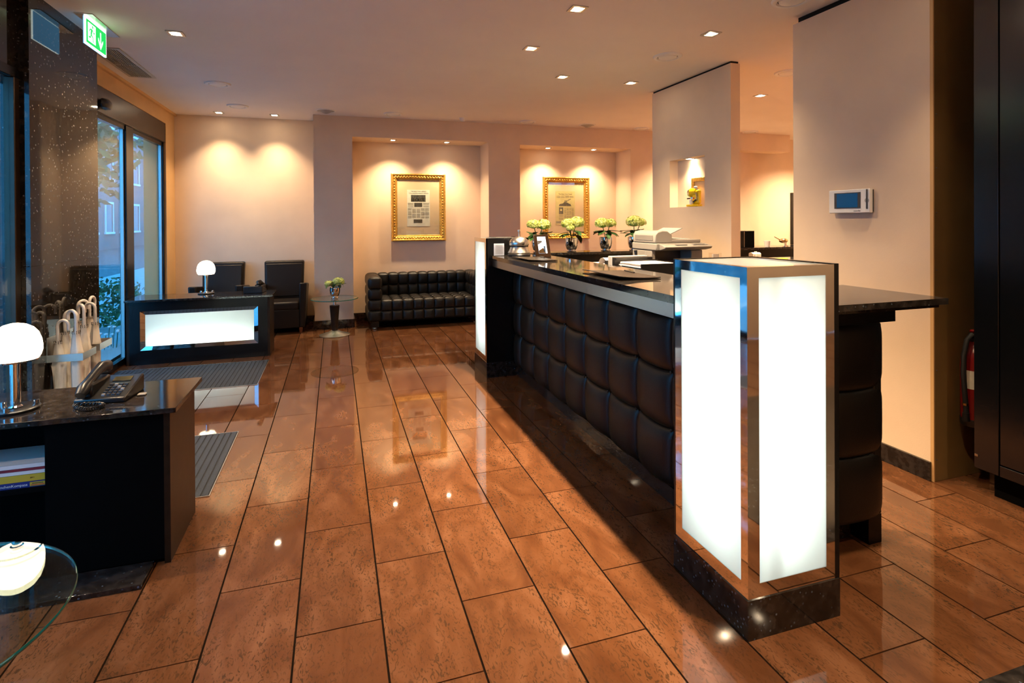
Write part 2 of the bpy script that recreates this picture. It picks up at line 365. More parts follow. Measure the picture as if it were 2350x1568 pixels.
sensor = MB().lathe([(.001, .06), (.035, .055), (.06, .03), (.065, 0), (.05, -.03), (.001, -.045)], 16).xf(Matrix.Translation((-2.02, 6.05, 2.56)) @ Matrix.Diagonal((.75, 1.6, 1, 1)))
tag(sensor.build('motion_sensor', 'blackp', None, True), 'small black motion sensor on the bronze header above the entrance door', 'sensor')

w1 = thing('window_1', None, None, (-1.87, 2.6, 0)); struct(w1, 'tall shop window beside the granite column')
WY = 1.0
B('sill', 'granite_col', w1, -2.15, -1.86, WY, 4.19, 0, .06)
B('header', 'granite_col', w1, -2.15, -1.855, WY, 4.19, 2.42, ZC)
B('top_rail', 'black', w1, -1.90, -1.85, WY, 4.19, 2.36, 2.42, bevel=.003); B('bottom_rail', 'black', w1, -1.90, -1.85, WY, 4.19, .06, .12, bevel=.003)
for y in (4.15, 2.55, WY): B('frame_post', 'brownmetal', w1, -1.905, -1.85, y-.02 if y > WY else y, y+.04, .12, 2.36, bevel=.003)
for y0, y1 in ((2.59, 4.13), (WY+.04, 2.53)): B('glass_pane', 'winglass', w1, -1.880, -1.872, y0, y1, .12, 2.36)
struct(B('wall_left_near', 'wall', None, -2.15, -1.86, YR, WY, 0, ZC), 'peach left wall before the shop window')

# rear and right closure
struct(B('wall_rear', 'wall', None, -2.3, XR, YR-.1, YR, 0, ZC), 'peach rear wall of the lobby')
struct(B('wall_right', 'wall', None, XR, XR+.1, YR, 8.75, 0, ZC), 'far right wall of the room behind the reception')
struct(B('wall_inner', 'wall', None, 3.50, XR, 3.06, 3.21, 0, ZC), 'peach inner wall of the room behind the reception')
# free standing partition with display niche
wp = MB(); PX0, PX1 = 3.47, 3.572
wp.box(PX0, PX1, 4.24, 5.56, 0, 1.60); wp.box(PX0, PX1, 4.24, 5.56, 2.105, 2.905); wp.box(PX0, PX1, 4.24, 4.622, 1.60, 2.105); wp.box(PX0, PX1, 5.218, 5.56, 1.60, 2.105)
wp.box(PX1, PX1+.02, 4.55, 5.29, 1.55, 2.16)
pm = struct(wp.build('wall_partition', 'wall', fix=False), 'free standing peach partition with a small lit display niche')
B('shadow_gap', 'void', pm, PX0+.01, PX1-.01, 4.25, 5.55, 2.905, ZC)
# right hand wall stub with brown end plate
ws = struct(B('wall_stub', 'wall', None, 3.17, 3.50, 2.235, 3.21, 0, 2.875), 'thick peach wall stub carrying the touch controller')
B('shadow_gap', 'void', ws, 3.21, 3.49, 2.27, 3.20, 2.875, ZC)
B('end_plate', 'endpl', ws, 3.176, 3.62, 2.222, 2.235, 0, 2.875, bevel=.002)
B('corner_strip', 'ochre', ws, 3.168, 3.176, 2.222, 2.24, 0, 2.875)
scr_me = MB().lathe([(.0001, .003), (.003, .002), (.004, 0)], 8).mesh('screw'); scr_me.materials.append(M['dgrey'])
for z in (.12, .62, 1.18, 1.5, 1.75, 2.05, 2.45): put('screw', scr_me, ws, (3.192, 2.222, z), (pi/2, 0, 0))
struct(B('baseboard_right', 'granite', None, (3.155, 3.17, 2.235, 3.21, 0, .105)), 'black granite baseboard under the touch controller')
struct(B('trim_3', 'granite', None, 1.93, 4.6, -.6, 1.217, -.004, .003), 'black granite inlay in the floor at the lower right corner')

# ------------------------------------------------------------------ outside
struct(B('ground_pavement', 'pave', None, -6.0, -2.30, -12, 40, -.3, -.02), 'pavement outside the windows')
struct(B('ground_street', 'street', None, -16, -6.0, -20, 60, -.35, -.14), 'wet street outside')
def building(x, y0, y1, floors, mat, label):
    b = thing('town_house', label, 'building', (x, (y0+y1)/2, -.14), 'houses across the street')
    H_ = 3.2*floors
    B('wall', mat, b, x-6, x, y0, y1, -.14, H_)
    n = int((y1-y0)/2.2); pm_ = MB().box(-.05, .02, -.55, .55, 0, 1.7).mesh('pane'); pm_.materials.append(M['pane'])
    fm = MB(); 
    for a in ((-.66, -.55), (.55, .66)): fm.box(0, .06, a[0], a[1], -.1, 1.82)
    fm.box(0, .06, -.66, .66, 1.7, 1.82); fm.box(0, .10, -.72, .72, -.12, 0)
    fm = fm.mesh('window_frame'); fm.materials.append(M['whitetext'])
    for f_ in range(floors):
        for i in range(n):
            yy = y0+(i+.5)*(y1-y0)/n
            wf = put('window_frame', fm, b, (x, yy, .9+3.2*f_)); p = put('pane', pm_, wf, (0, 0, 0))
    B('cornice', 'facade', b, x, x+.25, y0, y1, H_-.35, H_)
building(-15, 2, 14, 4, 'facade', 'pale plastered house across the street behind the nearer shop window')
building(-15, 14.3, 30, 3, 'facade2', 'dark house across the street seen through the entrance door')
building(-13, 31, 50, 4, 'facade', 'pale house far down the street beyond the dark house')
def blob_tree(loc, h, r, label, trunk=True, cat='tree', n=1500, name='street_tree'):
    t = thing(name, label, cat, loc); x, y, z = loc
    if trunk: MB().tube([(x, y, z), (x+.05, y, z+h*.3), (x, y+.05, z+h*.6)], [.11, .09, .05], 8).build('trunk', 'bark', t, True)
    m = MB(); rnd = random.Random(hash(label) % 1000 if False else len(label))
    for i in range(n):
        u = rnd.uniform(-1, 1); a = rnd.uniform(0, 2*pi); q = r*rnd.uniform(.45, 1); s = sqrt(1-u*u)
        c = Vector((x+q*s*cos(a), y+q*s*sin(a), z+(h*.68 if trunk else h*.5)+q*u*(h*.32/r if trunk else h*.5/r)))
        sz = r*.075*rnd.uniform(.6, 1.3); e1 = Vector((rnd.uniform(-1, 1), rnd.uniform(-1, 1), rnd.uniform(-1, 1))).normalized(); e2 = e1.orthogonal().normalized()
        m.add([c-e1*sz, c+e2*sz*.5, c+e1*sz, c-e2*sz*.5], [(0, 1, 2, 3)])
    m.build('foliage', 'foliage', t, fix=False); return t
blob_tree((-4.3, 7.2, -.02), 4.2, 1.4, 'green street tree on the pavement outside the shop window')
blob_tree((-5.0, 12.5, -.02), 4.6, 1.5, 'green street tree farther down the pavement, beyond the entrance door')
hd = blob_tree((-3.1, 9.2, -.02), .75, .55, 'low dark bush outside the entrance door', False, 'bush', 900, 'low_bush')
fp = thing('white_flower_plant', 'white blossoms on thin stems outside the entrance door', 'plant', (-2.55, 7.6, -.02))
for i in range(9):
    rnd = random.Random(i); bx, by = -2.55+rnd.uniform(-.06, .08), 7.6+rnd.uniform(-.25, .25); hh = rnd.uniform(.10, .26)
    st = MB().tube([(bx, by, -.02), (bx+.01, by+.02, hh)], .004, 5).build('stem', 'leaf', fp)
    MB().ell((bx+.01, by+.02, hh), .022, .022, .014, 8, 5).build('blossom', 'blossom', st, True)
# ------------------------------------------------------------------ ceiling fittings
def ring_box(m, s0, s1, z0, z1):
    m.box(-s1, s1, -s1, -s0, z0, z1); m.box(-s1, s1, s0, s1, z0, z1); m.box(-s1, -s0, -s0, s0, z0, z1); m.box(s0, s1, -s0, s0, z0, z1); return m
dl_trim = ring_box(MB(), .038, .058, -.007, 0).mesh('trim_plate'); dl_trim.materials.append(M['steel'])
dl_bulb = MB().lathe([(.0001, -.010), (.020, -.010), (.034, -.004)], 20).mesh('bulb', True); dl_bulb.materials.append(M['bulb'])
def downlight(x, y, z, label, power=1., size=98, group='square recessed downlights', small=False, blend=1.0):
    t = thing('downlight', label, 'ceiling light', (x, y, z), group)
    s = .8 if small else 1.
    a = put('trim_plate', dl_trim, t, (x, y, z)); b = put('bulb', dl_bulb, t, (x, y, z)); a.scale = (s, s, 1); b.scale = (s, s, 1)
    ld = bpy.data.lights.new('halogen_light', 'SPOT'); ld.energy = SPOT_W*power; ld.color = WARM; ld.spot_size = radians(size); ld.spot_blend = blend; ld.shadow_soft_size = .03
    lo = bpy.data.objects.new('halogen_light', ld); COL.objects.link(lo); lo.parent = t; lo.location = (0, 0, -.018)
    return t
downlight(-1.155, 4.849, ZC, 'square downlight in the ceiling beside the green exit sign', .6, 140)
downlight(1.60, 3.499, ZC, 'square downlight at the top edge, centre of the picture, over the reception counter', 1.7, 118)
downlight(1.59, 4.415, ZC, 'square downlight over the far half of the reception counter', 1.8, 118)
downlight(2.816, 3.664, ZC, 'square downlight near the right wall stub, above the copier side', .3, 100)
downlight(2.209, 5.201, ZC, 'square downlight behind the counter, left of the partition', .7, 108)
downlight(3.005, 5.227, ZC, 'square downlight closest to the niche partition', .3, 70)
downlight(-1.455, 8.19, ZC, 'square downlight grazing the back wall above the left armchair', .38, 98)
downlight(-.772, 8.183, ZC, 'square downlight grazing the back wall above the right armchair', .38, 98)
downlight(4.779, 5.328, ZC, 'square downlight in the room behind the partition', 2.2)
downlight(.811, 8.17, 2.645, 'left downlight above the framed newspaper over the sofa', .43, 114, small=True)
downlight(1.599, 8.185, 2.645, 'right downlight above the framed newspaper over the sofa', .43, 114, small=True)
downlight(3.233, 8.22, 2.62, 'left downlight above the framed newspaper behind the flowers', .43, 114, small=True)
downlight(4.031, 8.22, 2.62, 'right downlight above the framed newspaper behind the flowers', .43, 114, small=True)
downlight(3.522, 4.93, 2.105, 'tiny downlight inside the display niche of the partition', .12, 120, small=True)
# unseen lamps: near ones continue the rows, back-room and rear ones added to brighten
for i, (x, y, p) in enumerate([(1.60, 2.58, 2.1), (1.60, 1.2, .9), (2.66, 2.03, .25), (-1.155, 3.0, .5), (-1.155, 1.1, .4), (.2, -.6, 1.4), (1.9, -1.2, 1.6), (5.4, 4.1, 3.2), (6.4, 5.0, 3.2), (3.0, .4, .4), (7.9, 7.25, 2.0), (5.5, 7.25, 2.0), (4.4, -1.8, .5), (6.0, -1.8, .5)]):
    downlight(x, y, ZC, ['square downlight over the near end of the reception counter', 'square downlight in front of the bright pillar', 'square downlight beside the right wall stub, nearer than the copier one', 'square downlight above the near desk',
       'square downlight over the near glass table', 'unseen square downlight added behind the camera in the middle of the lobby', 'unseen square downlight added behind the camera near the rear wall', 'unseen square downlight added in the back room nearer the inner wall', 'unseen square downlight added deep in the back room', 'square downlight over the granite inlay', 'unseen square downlight added near the far wall of the back room, right side', 'unseen square downlight added near the far wall of the back room, left side', 'unseen square downlight added along the rear wall, behind the tall cabinet', 'unseen square downlight added along the rear wall, farthest right'][i], p, 125 if i > 9 else (80 if i == 2 else (76 if i == 0 else 98)))

vv_ring = MB().lathe([(.088, -.004), (.095, -.016), (.118, -.014), (.126, -.004), (.126, 0)], 32).mesh('rim', True); vv_ring.materials.append(M['white'])
vv_disc = MB().lathe([(.0001, -.020), (.050, -.022), (.078, -.014), (.082, -.004)], 32).mesh('disc', True); vv_disc.materials.append(M['white'])
vv_gap = MB().lathe([(.0001, -.002), (.092, -.002)], 24).mesh('gap'); vv_gap.materials.append(M['dgrey'])
VL = ['round white air valve in the ceiling above the entrance door', 'round white air valve nearer the back wall, above the left armchair', 'round white air valve above the sofa niche', 'round white air valve above the pier between the niches', 'round white air valve at the left edge of the partition',
      'large round white air valve before the partition, near the counter', 'round white air valve cut by the upper edge of the picture', 'round white air valve in the back room beside the right wall stub', 'small round white air valve far in the back room']
for (x, y), l in zip([(-1.16, 6.49), (-1.15, 7.665), (.762, 7.647), (2.715, 7.71), (4.663, 7.79), (2.832, 4.284), (2.896, 2.94), (4.292, 4.412), (6.6, 7.6)], VL):
    t = thing('air_valve', l, 'air vent', (x, y, ZC), 'round ceiling air valves')
    put('gap', vv_gap, t, (x, y, ZC)); put('rim', vv_ring, t, (x, y, ZC)); put('disc', vv_disc, t, (x, y, ZC))
sp_ring = MB().lathe([(.105, -.003), (.112, -.010), (.128, -.008), (.132, 0)], 32).mesh('rim', True); sp_ring.materials.append(M['white'])
sp_cone = MB().lathe([(.0001, -.045), (.03, -.038), (.08, -.012), (.108, -.004)], 32).mesh('grille', True); sp_cone.materials.append(M['grey'])
for x, y, l in ((-.101, 7.67, 'grey ceiling speaker above the pier left of the sofa'), (3.689, 7.73, 'grey ceiling speaker above the niche behind the flowers')):
    t = thing('ceiling_speaker', l, 'speaker', (x, y, ZC), 'ceiling speakers'); put('rim', sp_ring, t, (x, y, ZC)); put('grille', sp_cone, t, (x, y, ZC))
t = thing('smoke_detector', 'small white smoke detector on the ceiling right of the sofa niche valve', 'smoke detector', (1.737, 7.7, ZC))
MB().lathe([(.0001, -.05), (.03, -.048), (.04, -.03)], 16, (1.737, 7.7, ZC)).build('sensor_head', 'white', t, True); MB().lathe([(.04, -.03), (.045, -.012), (.052, 0)], 16, (1.737, 7.7, ZC)).build('base', 'white', t, True)
# rectangular grille
t = thing('ceiling_grille', 'rectangular slatted air grille in the ceiling above the entrance door', 'air vent', (-1.82, 5.9, ZC))
gx0, gx1, gy0, gy1 = -1.935, -1.70, 5.40, 6.41
B('frame', 'alu', t, (gx0, gx1, gy0, gy0+.035, ZC-.008, ZC), (gx0, gx1, gy1-.035, gy1, ZC-.008, ZC), (gx0, gx0+.03, gy0+.035, gy1-.035, ZC-.008, ZC), (gx1-.03, gx1, gy0+.035, gy1-.035, ZC-.008, ZC), (gx0+.03, gx1-.03, 5.945, 5.957, ZC-.006, ZC))
B('backing', 'void', t, gx0+.03, gx1-.03, gy0+.035, gy1-.035, ZC-.0015, ZC)
for j, (a, b) in enumerate(((gy0+.035, 5.945), (5.957, gy1-.035))):
    sm = MB().box(-.0035, .0035, a, b, -.007, -.0015).mesh('slat'); sm.materials.append(M['alu'])
    for i in range(9): 
        o = put('slat', sm, t, (gx0+.03+(i+.7)*(gx1-gx0-.06)/9.6, 0, ZC)); o.rotation_euler = (0, 0, 0)
# exit sign
ex, ey0, ey1, ez0, ez1 = -1.65, 4.585, 4.955, 2.725, 2.915
t = thing('exit_sign', 'green and white illuminated exit sign hanging from the ceiling by the granite column', 'exit sign', (ex, (ey0+ey1)/2, ZC))
B('ceiling_plate', 'steel', t, ex-.055, ex+.055, ey0-.02, ey1+.12, ZC-.006, ZC)
B('light_pane', 'exitw', t, ex-.004, ex+.006, ey0, ey1, ez0, ez1+.005)
B('back_pane', 'exitback', t, ex-.009, ex-.0045, ey0, ey1, ez0, ez1)
B('green_panel', 'green', t, ex+.006, ex+.008, ey0+.012, ey1-.012, ez0+.012, ez1-.014)
dx = ex+.008
B('door_symbol', 'exitw', t, dx, dx+.001, ey0+.035, ey0+.165, ez0+.030, ez1-.030)
cy0, cz0 = ey0+.10, (ez0+ez1)/2
man = MB()
def strip(pts, wd, x):
    for (a, b) in zip(pts, pts[1:]):
        a = Vector(a); b = Vector(b); n = Vector((-(b-a).y, (b-a).x)).normalized()*wd
        man.add([(x, cy0+(a+n).x, cz0+(a+n).y), (x, cy0+(b+n).x, cz0+(b+n).y), (x, cy0+(b-n).x, cz0+(b-n).y), (x, cy0+(a-n).x, cz0+(a-n).y)], [(0, 1, 2, 3)])
x_ = dx+.002
strip([(-.004, .030), (-.016, -.012)], .012, x_); strip([(-.014, -.012), (.016, -.026), (.018, -.062)], .006, x_); strip([(-.018, -.012), (-.030, -.036), (-.058, -.034)], .006, x_); strip([(.0, .030), (.028, .006), (.046, .016)], .005, x_); strip([(-.008, .028), (-.034, .022), (-.050, .0)], .005, x_)
man.lathe([(.0001, 0), (.011, 0)], 12).xf(Matrix.Identity(4)); 
k = 13*0
vs = man.v[-24:]; 
for i in range(len(man.v)-24, len(man.v)):
    px, py, pz = man.v[i]; man.v[i] = (x_, cy0+.010+px, cz0+.048+py)
man.build('running_figure', 'green', t, fix=False)
ar = MB(); ay = ey0+.255
ar.add([(dx+.001, ay-.008, cz0+.055), (dx+.001, ay+.008, cz0+.055), (dx+.001, ay+.008, cz0-.03), (dx+.001, ay-.008, cz0-.03)], [(0, 1, 2, 3)])
for s in (-1, 1): ar.add([(dx+.001, ay, cz0-.072), (dx+.001, ay+s*.045, cz0-.012), (dx+.001, ay+s*.045, cz0+.010), (dx+.001, ay, cz0-.042)], [(0, 1, 2, 3)])
ar.build('arrow', 'exitw', t, fix=False)
# ------------------------------------------------------------------ illuminated pillars and reception counter
def diffuser(m, a, b, c, d, n, depth=.004):   # front quad a-b-c-d plus a rim turned inwards along -n
    n = Vector(n)*-depth; P = [Vector(q) for q in (a, b, c, d)]; Q = [p+n for p in P]
    return m.add(P+Q, [(0, 1, 2, 3), (0, 4, 5, 1), (1, 5, 6, 2), (2, 6, 7, 3), (3, 7, 4, 0)])
def light_pillar(x0, x1, y0, y1, lit_front, label, mirror_y):
    # lit on -x, and on -y (lit_front) or +y; the remaining sides are black
    t = thing('light_pillar', label, 'light pillar', ((x0+x1)/2, (y0+y1)/2, 0), 'illuminated counter pillars')
    Z0, Z1, T = .14, 1.303, .010
    B('base', 'granite', t, x0-.004, x1, y0-.004, y1, 0, Z0)
    yb0, yb1 = (y1-.012, y1) if lit_front else (y0, y0+.012)
    yf = y0 if lit_front else y1; s = 1 if lit_front else -1
    B('side_panel', 'black', t, x0, x1+.004, yb0, yb1, Z0, Z1+.002)
    B('side_panel', 'black', t, x1-.020, x1+.002, min(yf, yb0), max(yf, yb1) if not lit_front else yb0, Z0, Z1+.002)
    # -x face
    pa, pb, za, zb = y0+.035, y1-.055, .192, 1.264
    if not lit_front: pa, pb = y0+.055, y1-.035
    for b in ((x0, x0+T, y0, pa, Z0, Z1), (x0, x0+T, pb, y1-.012 if lit_front else y1, Z0, Z1), (x0, x0+T, pa, pb, Z0, za), (x0, x0+T, pa, pb, zb, Z1)): B('frame_strip', 'chrome', t, *b)
    m = MB(); xx = x0+.003
    diffuser(m, (xx, pb, za), (xx, pa, za), (xx, pa, zb), (xx, pb, zb), (-1, 0, 0)); m.build('light_panel', 'frost', t, fix=False)
    # -y or +y face
    qa, qb = x0+.050, x1-.060; ya, yb = (yf, yf+T*s)
    for b in ((x0+T, qa, ya, yb, Z0, Z1), (qb, x1-.020, ya, yb, Z0, Z1), (qa, qb, ya, yb, Z0, za), (qa, qb, ya, yb, zb, Z1)): B('frame_strip', 'chrome', t, *b)
    m = MB(); yy = yf+.003*s
    diffuser(m, (qa, yy, za), (qb, yy, za), (qb, yy, zb), (qa, yy, zb), (0, -s, 0)); m.build('light_panel', 'frost', t, fix=False)
    # top
    for b in ((x0+T, x0+.03, y0+T, y1-T, Z1-.008, Z1), (x1-.045, x1-.02, y0+T, y1-T, Z1-.008, Z1), (x0+.03, x1-.045, y0+T, y0+.03, Z1-.008, Z1), (x0+.03, x1-.045, y1-.035, y1-T, Z1-.008, Z1)): B('top_frame', 'chrome', t, *b)
    m = MB(); diffuser(m, (x0+.03, y0+.03, Z1-.003), (x1-.045, y0+.03, Z1-.003), (x1-.045, y1-.035, Z1-.003), (x0+.03, y1-.035, Z1-.003), (0, 0, 1)); m.build('top_panel', 'frost', t, fix=False)
    for cx, cyy in ((x0+.17, (y0+y1)/2-.07), (x0+.21, (y0+y1)/2+.07)):
        MB().tube([(cx, cyy, .24), (cx, cyy, 1.20)], .013, 10).build('lamp_tube', 'tube', t, True)
    return t
light_pillar(1.362, 1.772, 1.585, 2.025, True, 'tall glowing light pillar at the near end of the reception counter', True)
light_pillar(1.345, 1.755, 5.000, 5.465, False, 'glowing light pillar at the far end of the counter beside the sofa', False)

cb = thing('reception_counter', 'black quilted leather reception counter with polished granite top', 'counter', (1.75, 3.5, 0))
sl = MB(); sl.box(1.375, 1.895, 2.03, 4.995, 1.120, 1.145); sl.box(1.778, 2.376, 1.607, 2.03, 1.120, 1.145); sl.box(1.895, 2.376, 2.03, 2.10, 1.120, 1.145)
sl.build('granite_top', 'granite', cb)
sl = MB(); sl.box(1.395, 1.875, 2.04, 4.99, 1.105, 1.120); sl.box(1.79, 2.355, 1.63, 2.09, 1.105, 1.120); sl.build('under_slab', 'granite', cb)
B('fascia', 'steel', cb, 1.402, 1.42, 2.03, 4.995, 1.040, 1.105)
B('fascia', 'black', cb, 1.79, 2.335, 1.80, 1.82, 1.02, 1.105)
B('soffit', 'blackm', cb, (1.42, 1.66, 2.03, 4.995, 1.03, 1.06))
B('carcass', 'blackm', cb, (1.63, 1.85, 2.03, 4.99, .10, 1.105), (1.78, 2.32, 1.92, 2.07, .10, 1.105))
B('toe_kick', 'granite', cb, (1.645, 1.84, 2.03, 4.99, 0, .10), (1.78, 2.26, 1.96, 2.06, 0, .10))
B('end_foot', 'black', cb, 2.28, 2.357, 1.885, 2.06, 0, .13)
def pad_mesh(w, h, d, n=14, sag=.0, p=3.2, name='leather_pad', mat='leather', back=.0):
    m = MB(); vs = []; fs = []
    for j in range(n+1):
        for i in range(n+1):
            # cluster samples towards the edges
            u = .5-.5*cos(pi*i/n); v = .5-.5*cos(pi*j/n); a, b = abs(2*u-1), abs(2*v-1)
            z = d*((1-a**p)*(1-b**p))**.5 if a < 1 and b < 1 else 0
            z -= .35*d*(max(0, a-.6)/.4)**2*(max(0, b-.6)/.4)**2
            vs.append(((u-.5)*w, (v-.5)*h-sag*4*u*(1-u), z))
    for j in range(n):
        for i in range(n): q = j*(n+1)+i; fs.append((q, q+1, q+n+2, q+n+1))
    m.add(vs, fs); me = m.mesh(name, True, 180); me.materials.append(M[mat]); return me
# local x -> width, local y -> height, local z -> outward
PW, PH = .341, .295
pad = pad_mesh(PW, PH, .040, sag=.012)
btn = MB().ell((0, 0, 0), .009, .009, .006, 10, 6).mesh('button', True); btn.materials.append(M['leather'])
ROT_MX = Matrix(((0, 0, -1), (-1, 0, 0), (0, 1, 0))).to_euler()     # faces -x
ROT_MY = Matrix(((1, 0, 0), (0, 0, -1), (0, 1, 0))).to_euler()      # faces -y
for r in range(3):
    for c in range(9):
        yc = 2.421+PW*(c-.5)
        if yc+PW/2 > 5.02: continue
        put('leather_pad', pad, cb, (1.628, yc, .11+PH*(r+.5)), ROT_MX)
        if r: put('button', btn, cb, (1.612, yc+PW/2, .11+PH*r), ROT_MX)
    if r: put('button', btn, cb, (1.612, 2.421-PW, .11+PH*r), ROT_MX)
lastw = 4.995-(2.421+PW*7)
pl = pad_mesh(lastw, PH, .038, sag=.01)
for r in range(3): put('leather_pad', pl, cb, (1.628, 4.995-lastw/2, .11+PH*(r+.5)), ROT_MX)
pr_ = pad_mesh(.33, PH, .032, sag=.012)
for r in range(3):
    for c in range(2):
        put('leather_pad', pr_, cb, (2.36-.33*(c+.5), 1.888, .125+PH*(r+.5)), ROT_MY)
    if r: put('button', btn, cb, (2.03, 1.876, .125+PH*r), ROT_MY)
B('pad_edge', 'leather', cb, 2.30, 2.354, 1.878, 1.97, .13, 1.0, bevel=.01)

# things on the granite top
ZT = 1.1452
def desk_pad(x0, x1, y0, y1, label, lift):
    t = thing('leather_folder', label, 'folder', ((x0+x1)/2, (y0+y1)/2, ZT))
    m = MB(); n = 10
    for k, (z0, th, cu) in enumerate(((.001, .003, 0.), (.005, .004, lift))):
        mm = MB(); vs = []; fs = []
        for i in range(n+1):
            u = i/n; x = x0+(x1-x0)*u; zz = ZT+z0+cu*(1-u)**2*.6+cu*u**3*.15
            vs += [(x, y0, zz), (x, y1, zz), (x, y0, zz+th), (x, y1, zz+th)]
        for i in range(n):
            a = 4*i; b = a+4; fs += [(a, b, b+1, a+1), (a+2, a+3, b+3, b+2), (a, a+2, b+2, b), (a+1, b+1, b+3, a+3)]
        fs += [(0, 1, 3, 2), (4*n, 4*n+2, 4*n+3, 4*n+1)]
        mm.add(vs, fs).build('cover' if k else 'back_cover', 'leather2', t, True, ang=30)
    MB().tube([(x1-.02, (y0+y1)/2+.02, ZT+.016), (x1-.005, (y0+y1)/2+.16, ZT+.016)], .0045, 8).build('pen', 'blackp', t, True)
    return t
desk_pad(1.435, 1.690, 2.63, 3.085, 'black leather folder with pen at the near end of the counter top', .028)
desk_pad(1.433, 1.675, 4.06, 4.50, 'black leather folder in front of the big bell and tablet', .018)
# big reception bell
bx, by = 1.60, 4.80
t = thing('reception_bell', 'large brushed metal reception bell at the far end of the counter', 'bell', (bx, by, ZT))
MB().lathe([(.0001, 0), (.105, 0), (.108, .014), (.100, .024)], 32, (bx, by, ZT)).build('base', 'blackp', t, True)
MB().lathe([(.100, .024), (.104, .034), (.094, .052), (.086, .068), (.082, .084), (.0001, .084)], 32, (bx, by, ZT)).build('lower_dome', 'steel', t, True, ang=50)
MB().lathe([(.074, .084), (.074, .096), (.0001, .096)], 24, (bx, by, ZT)).build('ring', 'blackp', t, True)
MB().lathe([(.086, .096), (.091, .104), (.089, .128), (.078, .150), (.055, .168), (.022, .178), (.0001, .180)], 32, (bx, by, ZT)).build('bell_dome', 'steel', t, True, ang=60)
MB().lathe([(.006, .178), (.007, .19), (.004, .20), (.004, .222), (.012, .224), (.013, .238), (.0001, .240)], 16, (bx, by, ZT)).build('plunger', 'alu', t, True)
# tablet on stand
t = thing('tablet', 'black tablet showing a room photo, leaning beside the bell', 'tablet', (1.72, 4.54, ZT))
tm = Matrix.Translation((1.735, 4.52, ZT+.002)) @ Matrix.Rotation(radians(8), 4, 'Z') @ Matrix.Rotation(radians(-16), 4, 'X')
MB().box(-.075, .075, 0, .012, 0, .205).xf(tm).build('body', 'wood', t, bevel=.004)
MB().box(-.042, .042, -.001, .0005, .035, .185).xf(tm).build('screen', 'tabscr', t)
MB().add([(-.042, -.002, .036), (.028, -.002, .036), (.005, -.002, .085), (-.042, -.002, .060)], [(0, 1, 2, 3)]).xf(tm).build('picture_floor', 'brass', t)
MB().add([(.008, -.002, .05), (.024, -.002, .04), (.028, -.002, .10), (.012, -.002, .10)], [(0, 1, 2, 3)]).xf(tm).build('picture_furniture', 'tabdark', t)
MB().add([(-.042, -.002, .115), (.0, -.002, .135), (.0, -.002, .15), (-.042, -.002, .15)], [(0, 1, 2, 3)]).xf(tm).build('picture_bed', 'dgrey', t)
B('stand', 'wood', t, 1.68, 1.79, 4.52, 4.64, ZT, ZT+.008)
# acrylic card holder
t = thing('card_holder', 'small clear acrylic card holder with bluish cards by the far pillar', 'card holder', (1.435, 4.88, ZT))
B('card', 'sleeve', t, 1.384, 1.482, 4.878, 4.884, ZT+.004, ZT+.114); B('acrylic_front', 'acrylic', t, 1.379, 1.487, 4.866, 4.869, ZT, ZT+.118); B('acrylic_foot', 'acrylic', t, 1.379, 1.487, 4.869, 4.92, ZT, ZT+.003)
for i in range(8): B('printed_line', 'inkl', t, 1.398, 1.468, 4.8765, 4.8775, ZT+.020+i*.011, ZT+.0215+i*.011)

# ------------------------------------------------------------------ back counter with hydrangeas, copier, paperwork
t = thing('back_counter', 'black back counter behind the reception carrying the flower pots', 'counter', (2.7, 5.65, 0))
B('top', 'granite', t, 1.80, 3.468, 5.50, 5.80, 1.095, 1.122); B('front_panel', 'black', t, 1.82, 3.46, 5.53, 5.56, .0, 1.095); B('carcass', 'blackm', t, 1.82, 3.46, 5.56, 5.78, 0, 1.095)
t = thing('staff_desk', 'dark staff desk behind the reception under the copier and papers', 'desk', (2.6, 4.4, 0))
B('top', 'black', t, 1.90, 3.46, 3.23, 5.49, .735, .765); B('side_panel', 'blackm', t, 1.92, 3.44, 3.25, 3.28, 0, .735); B('side_panel', 'blackm', t, 1.92, 3.44, 5.43, 5.46, 0, .735)

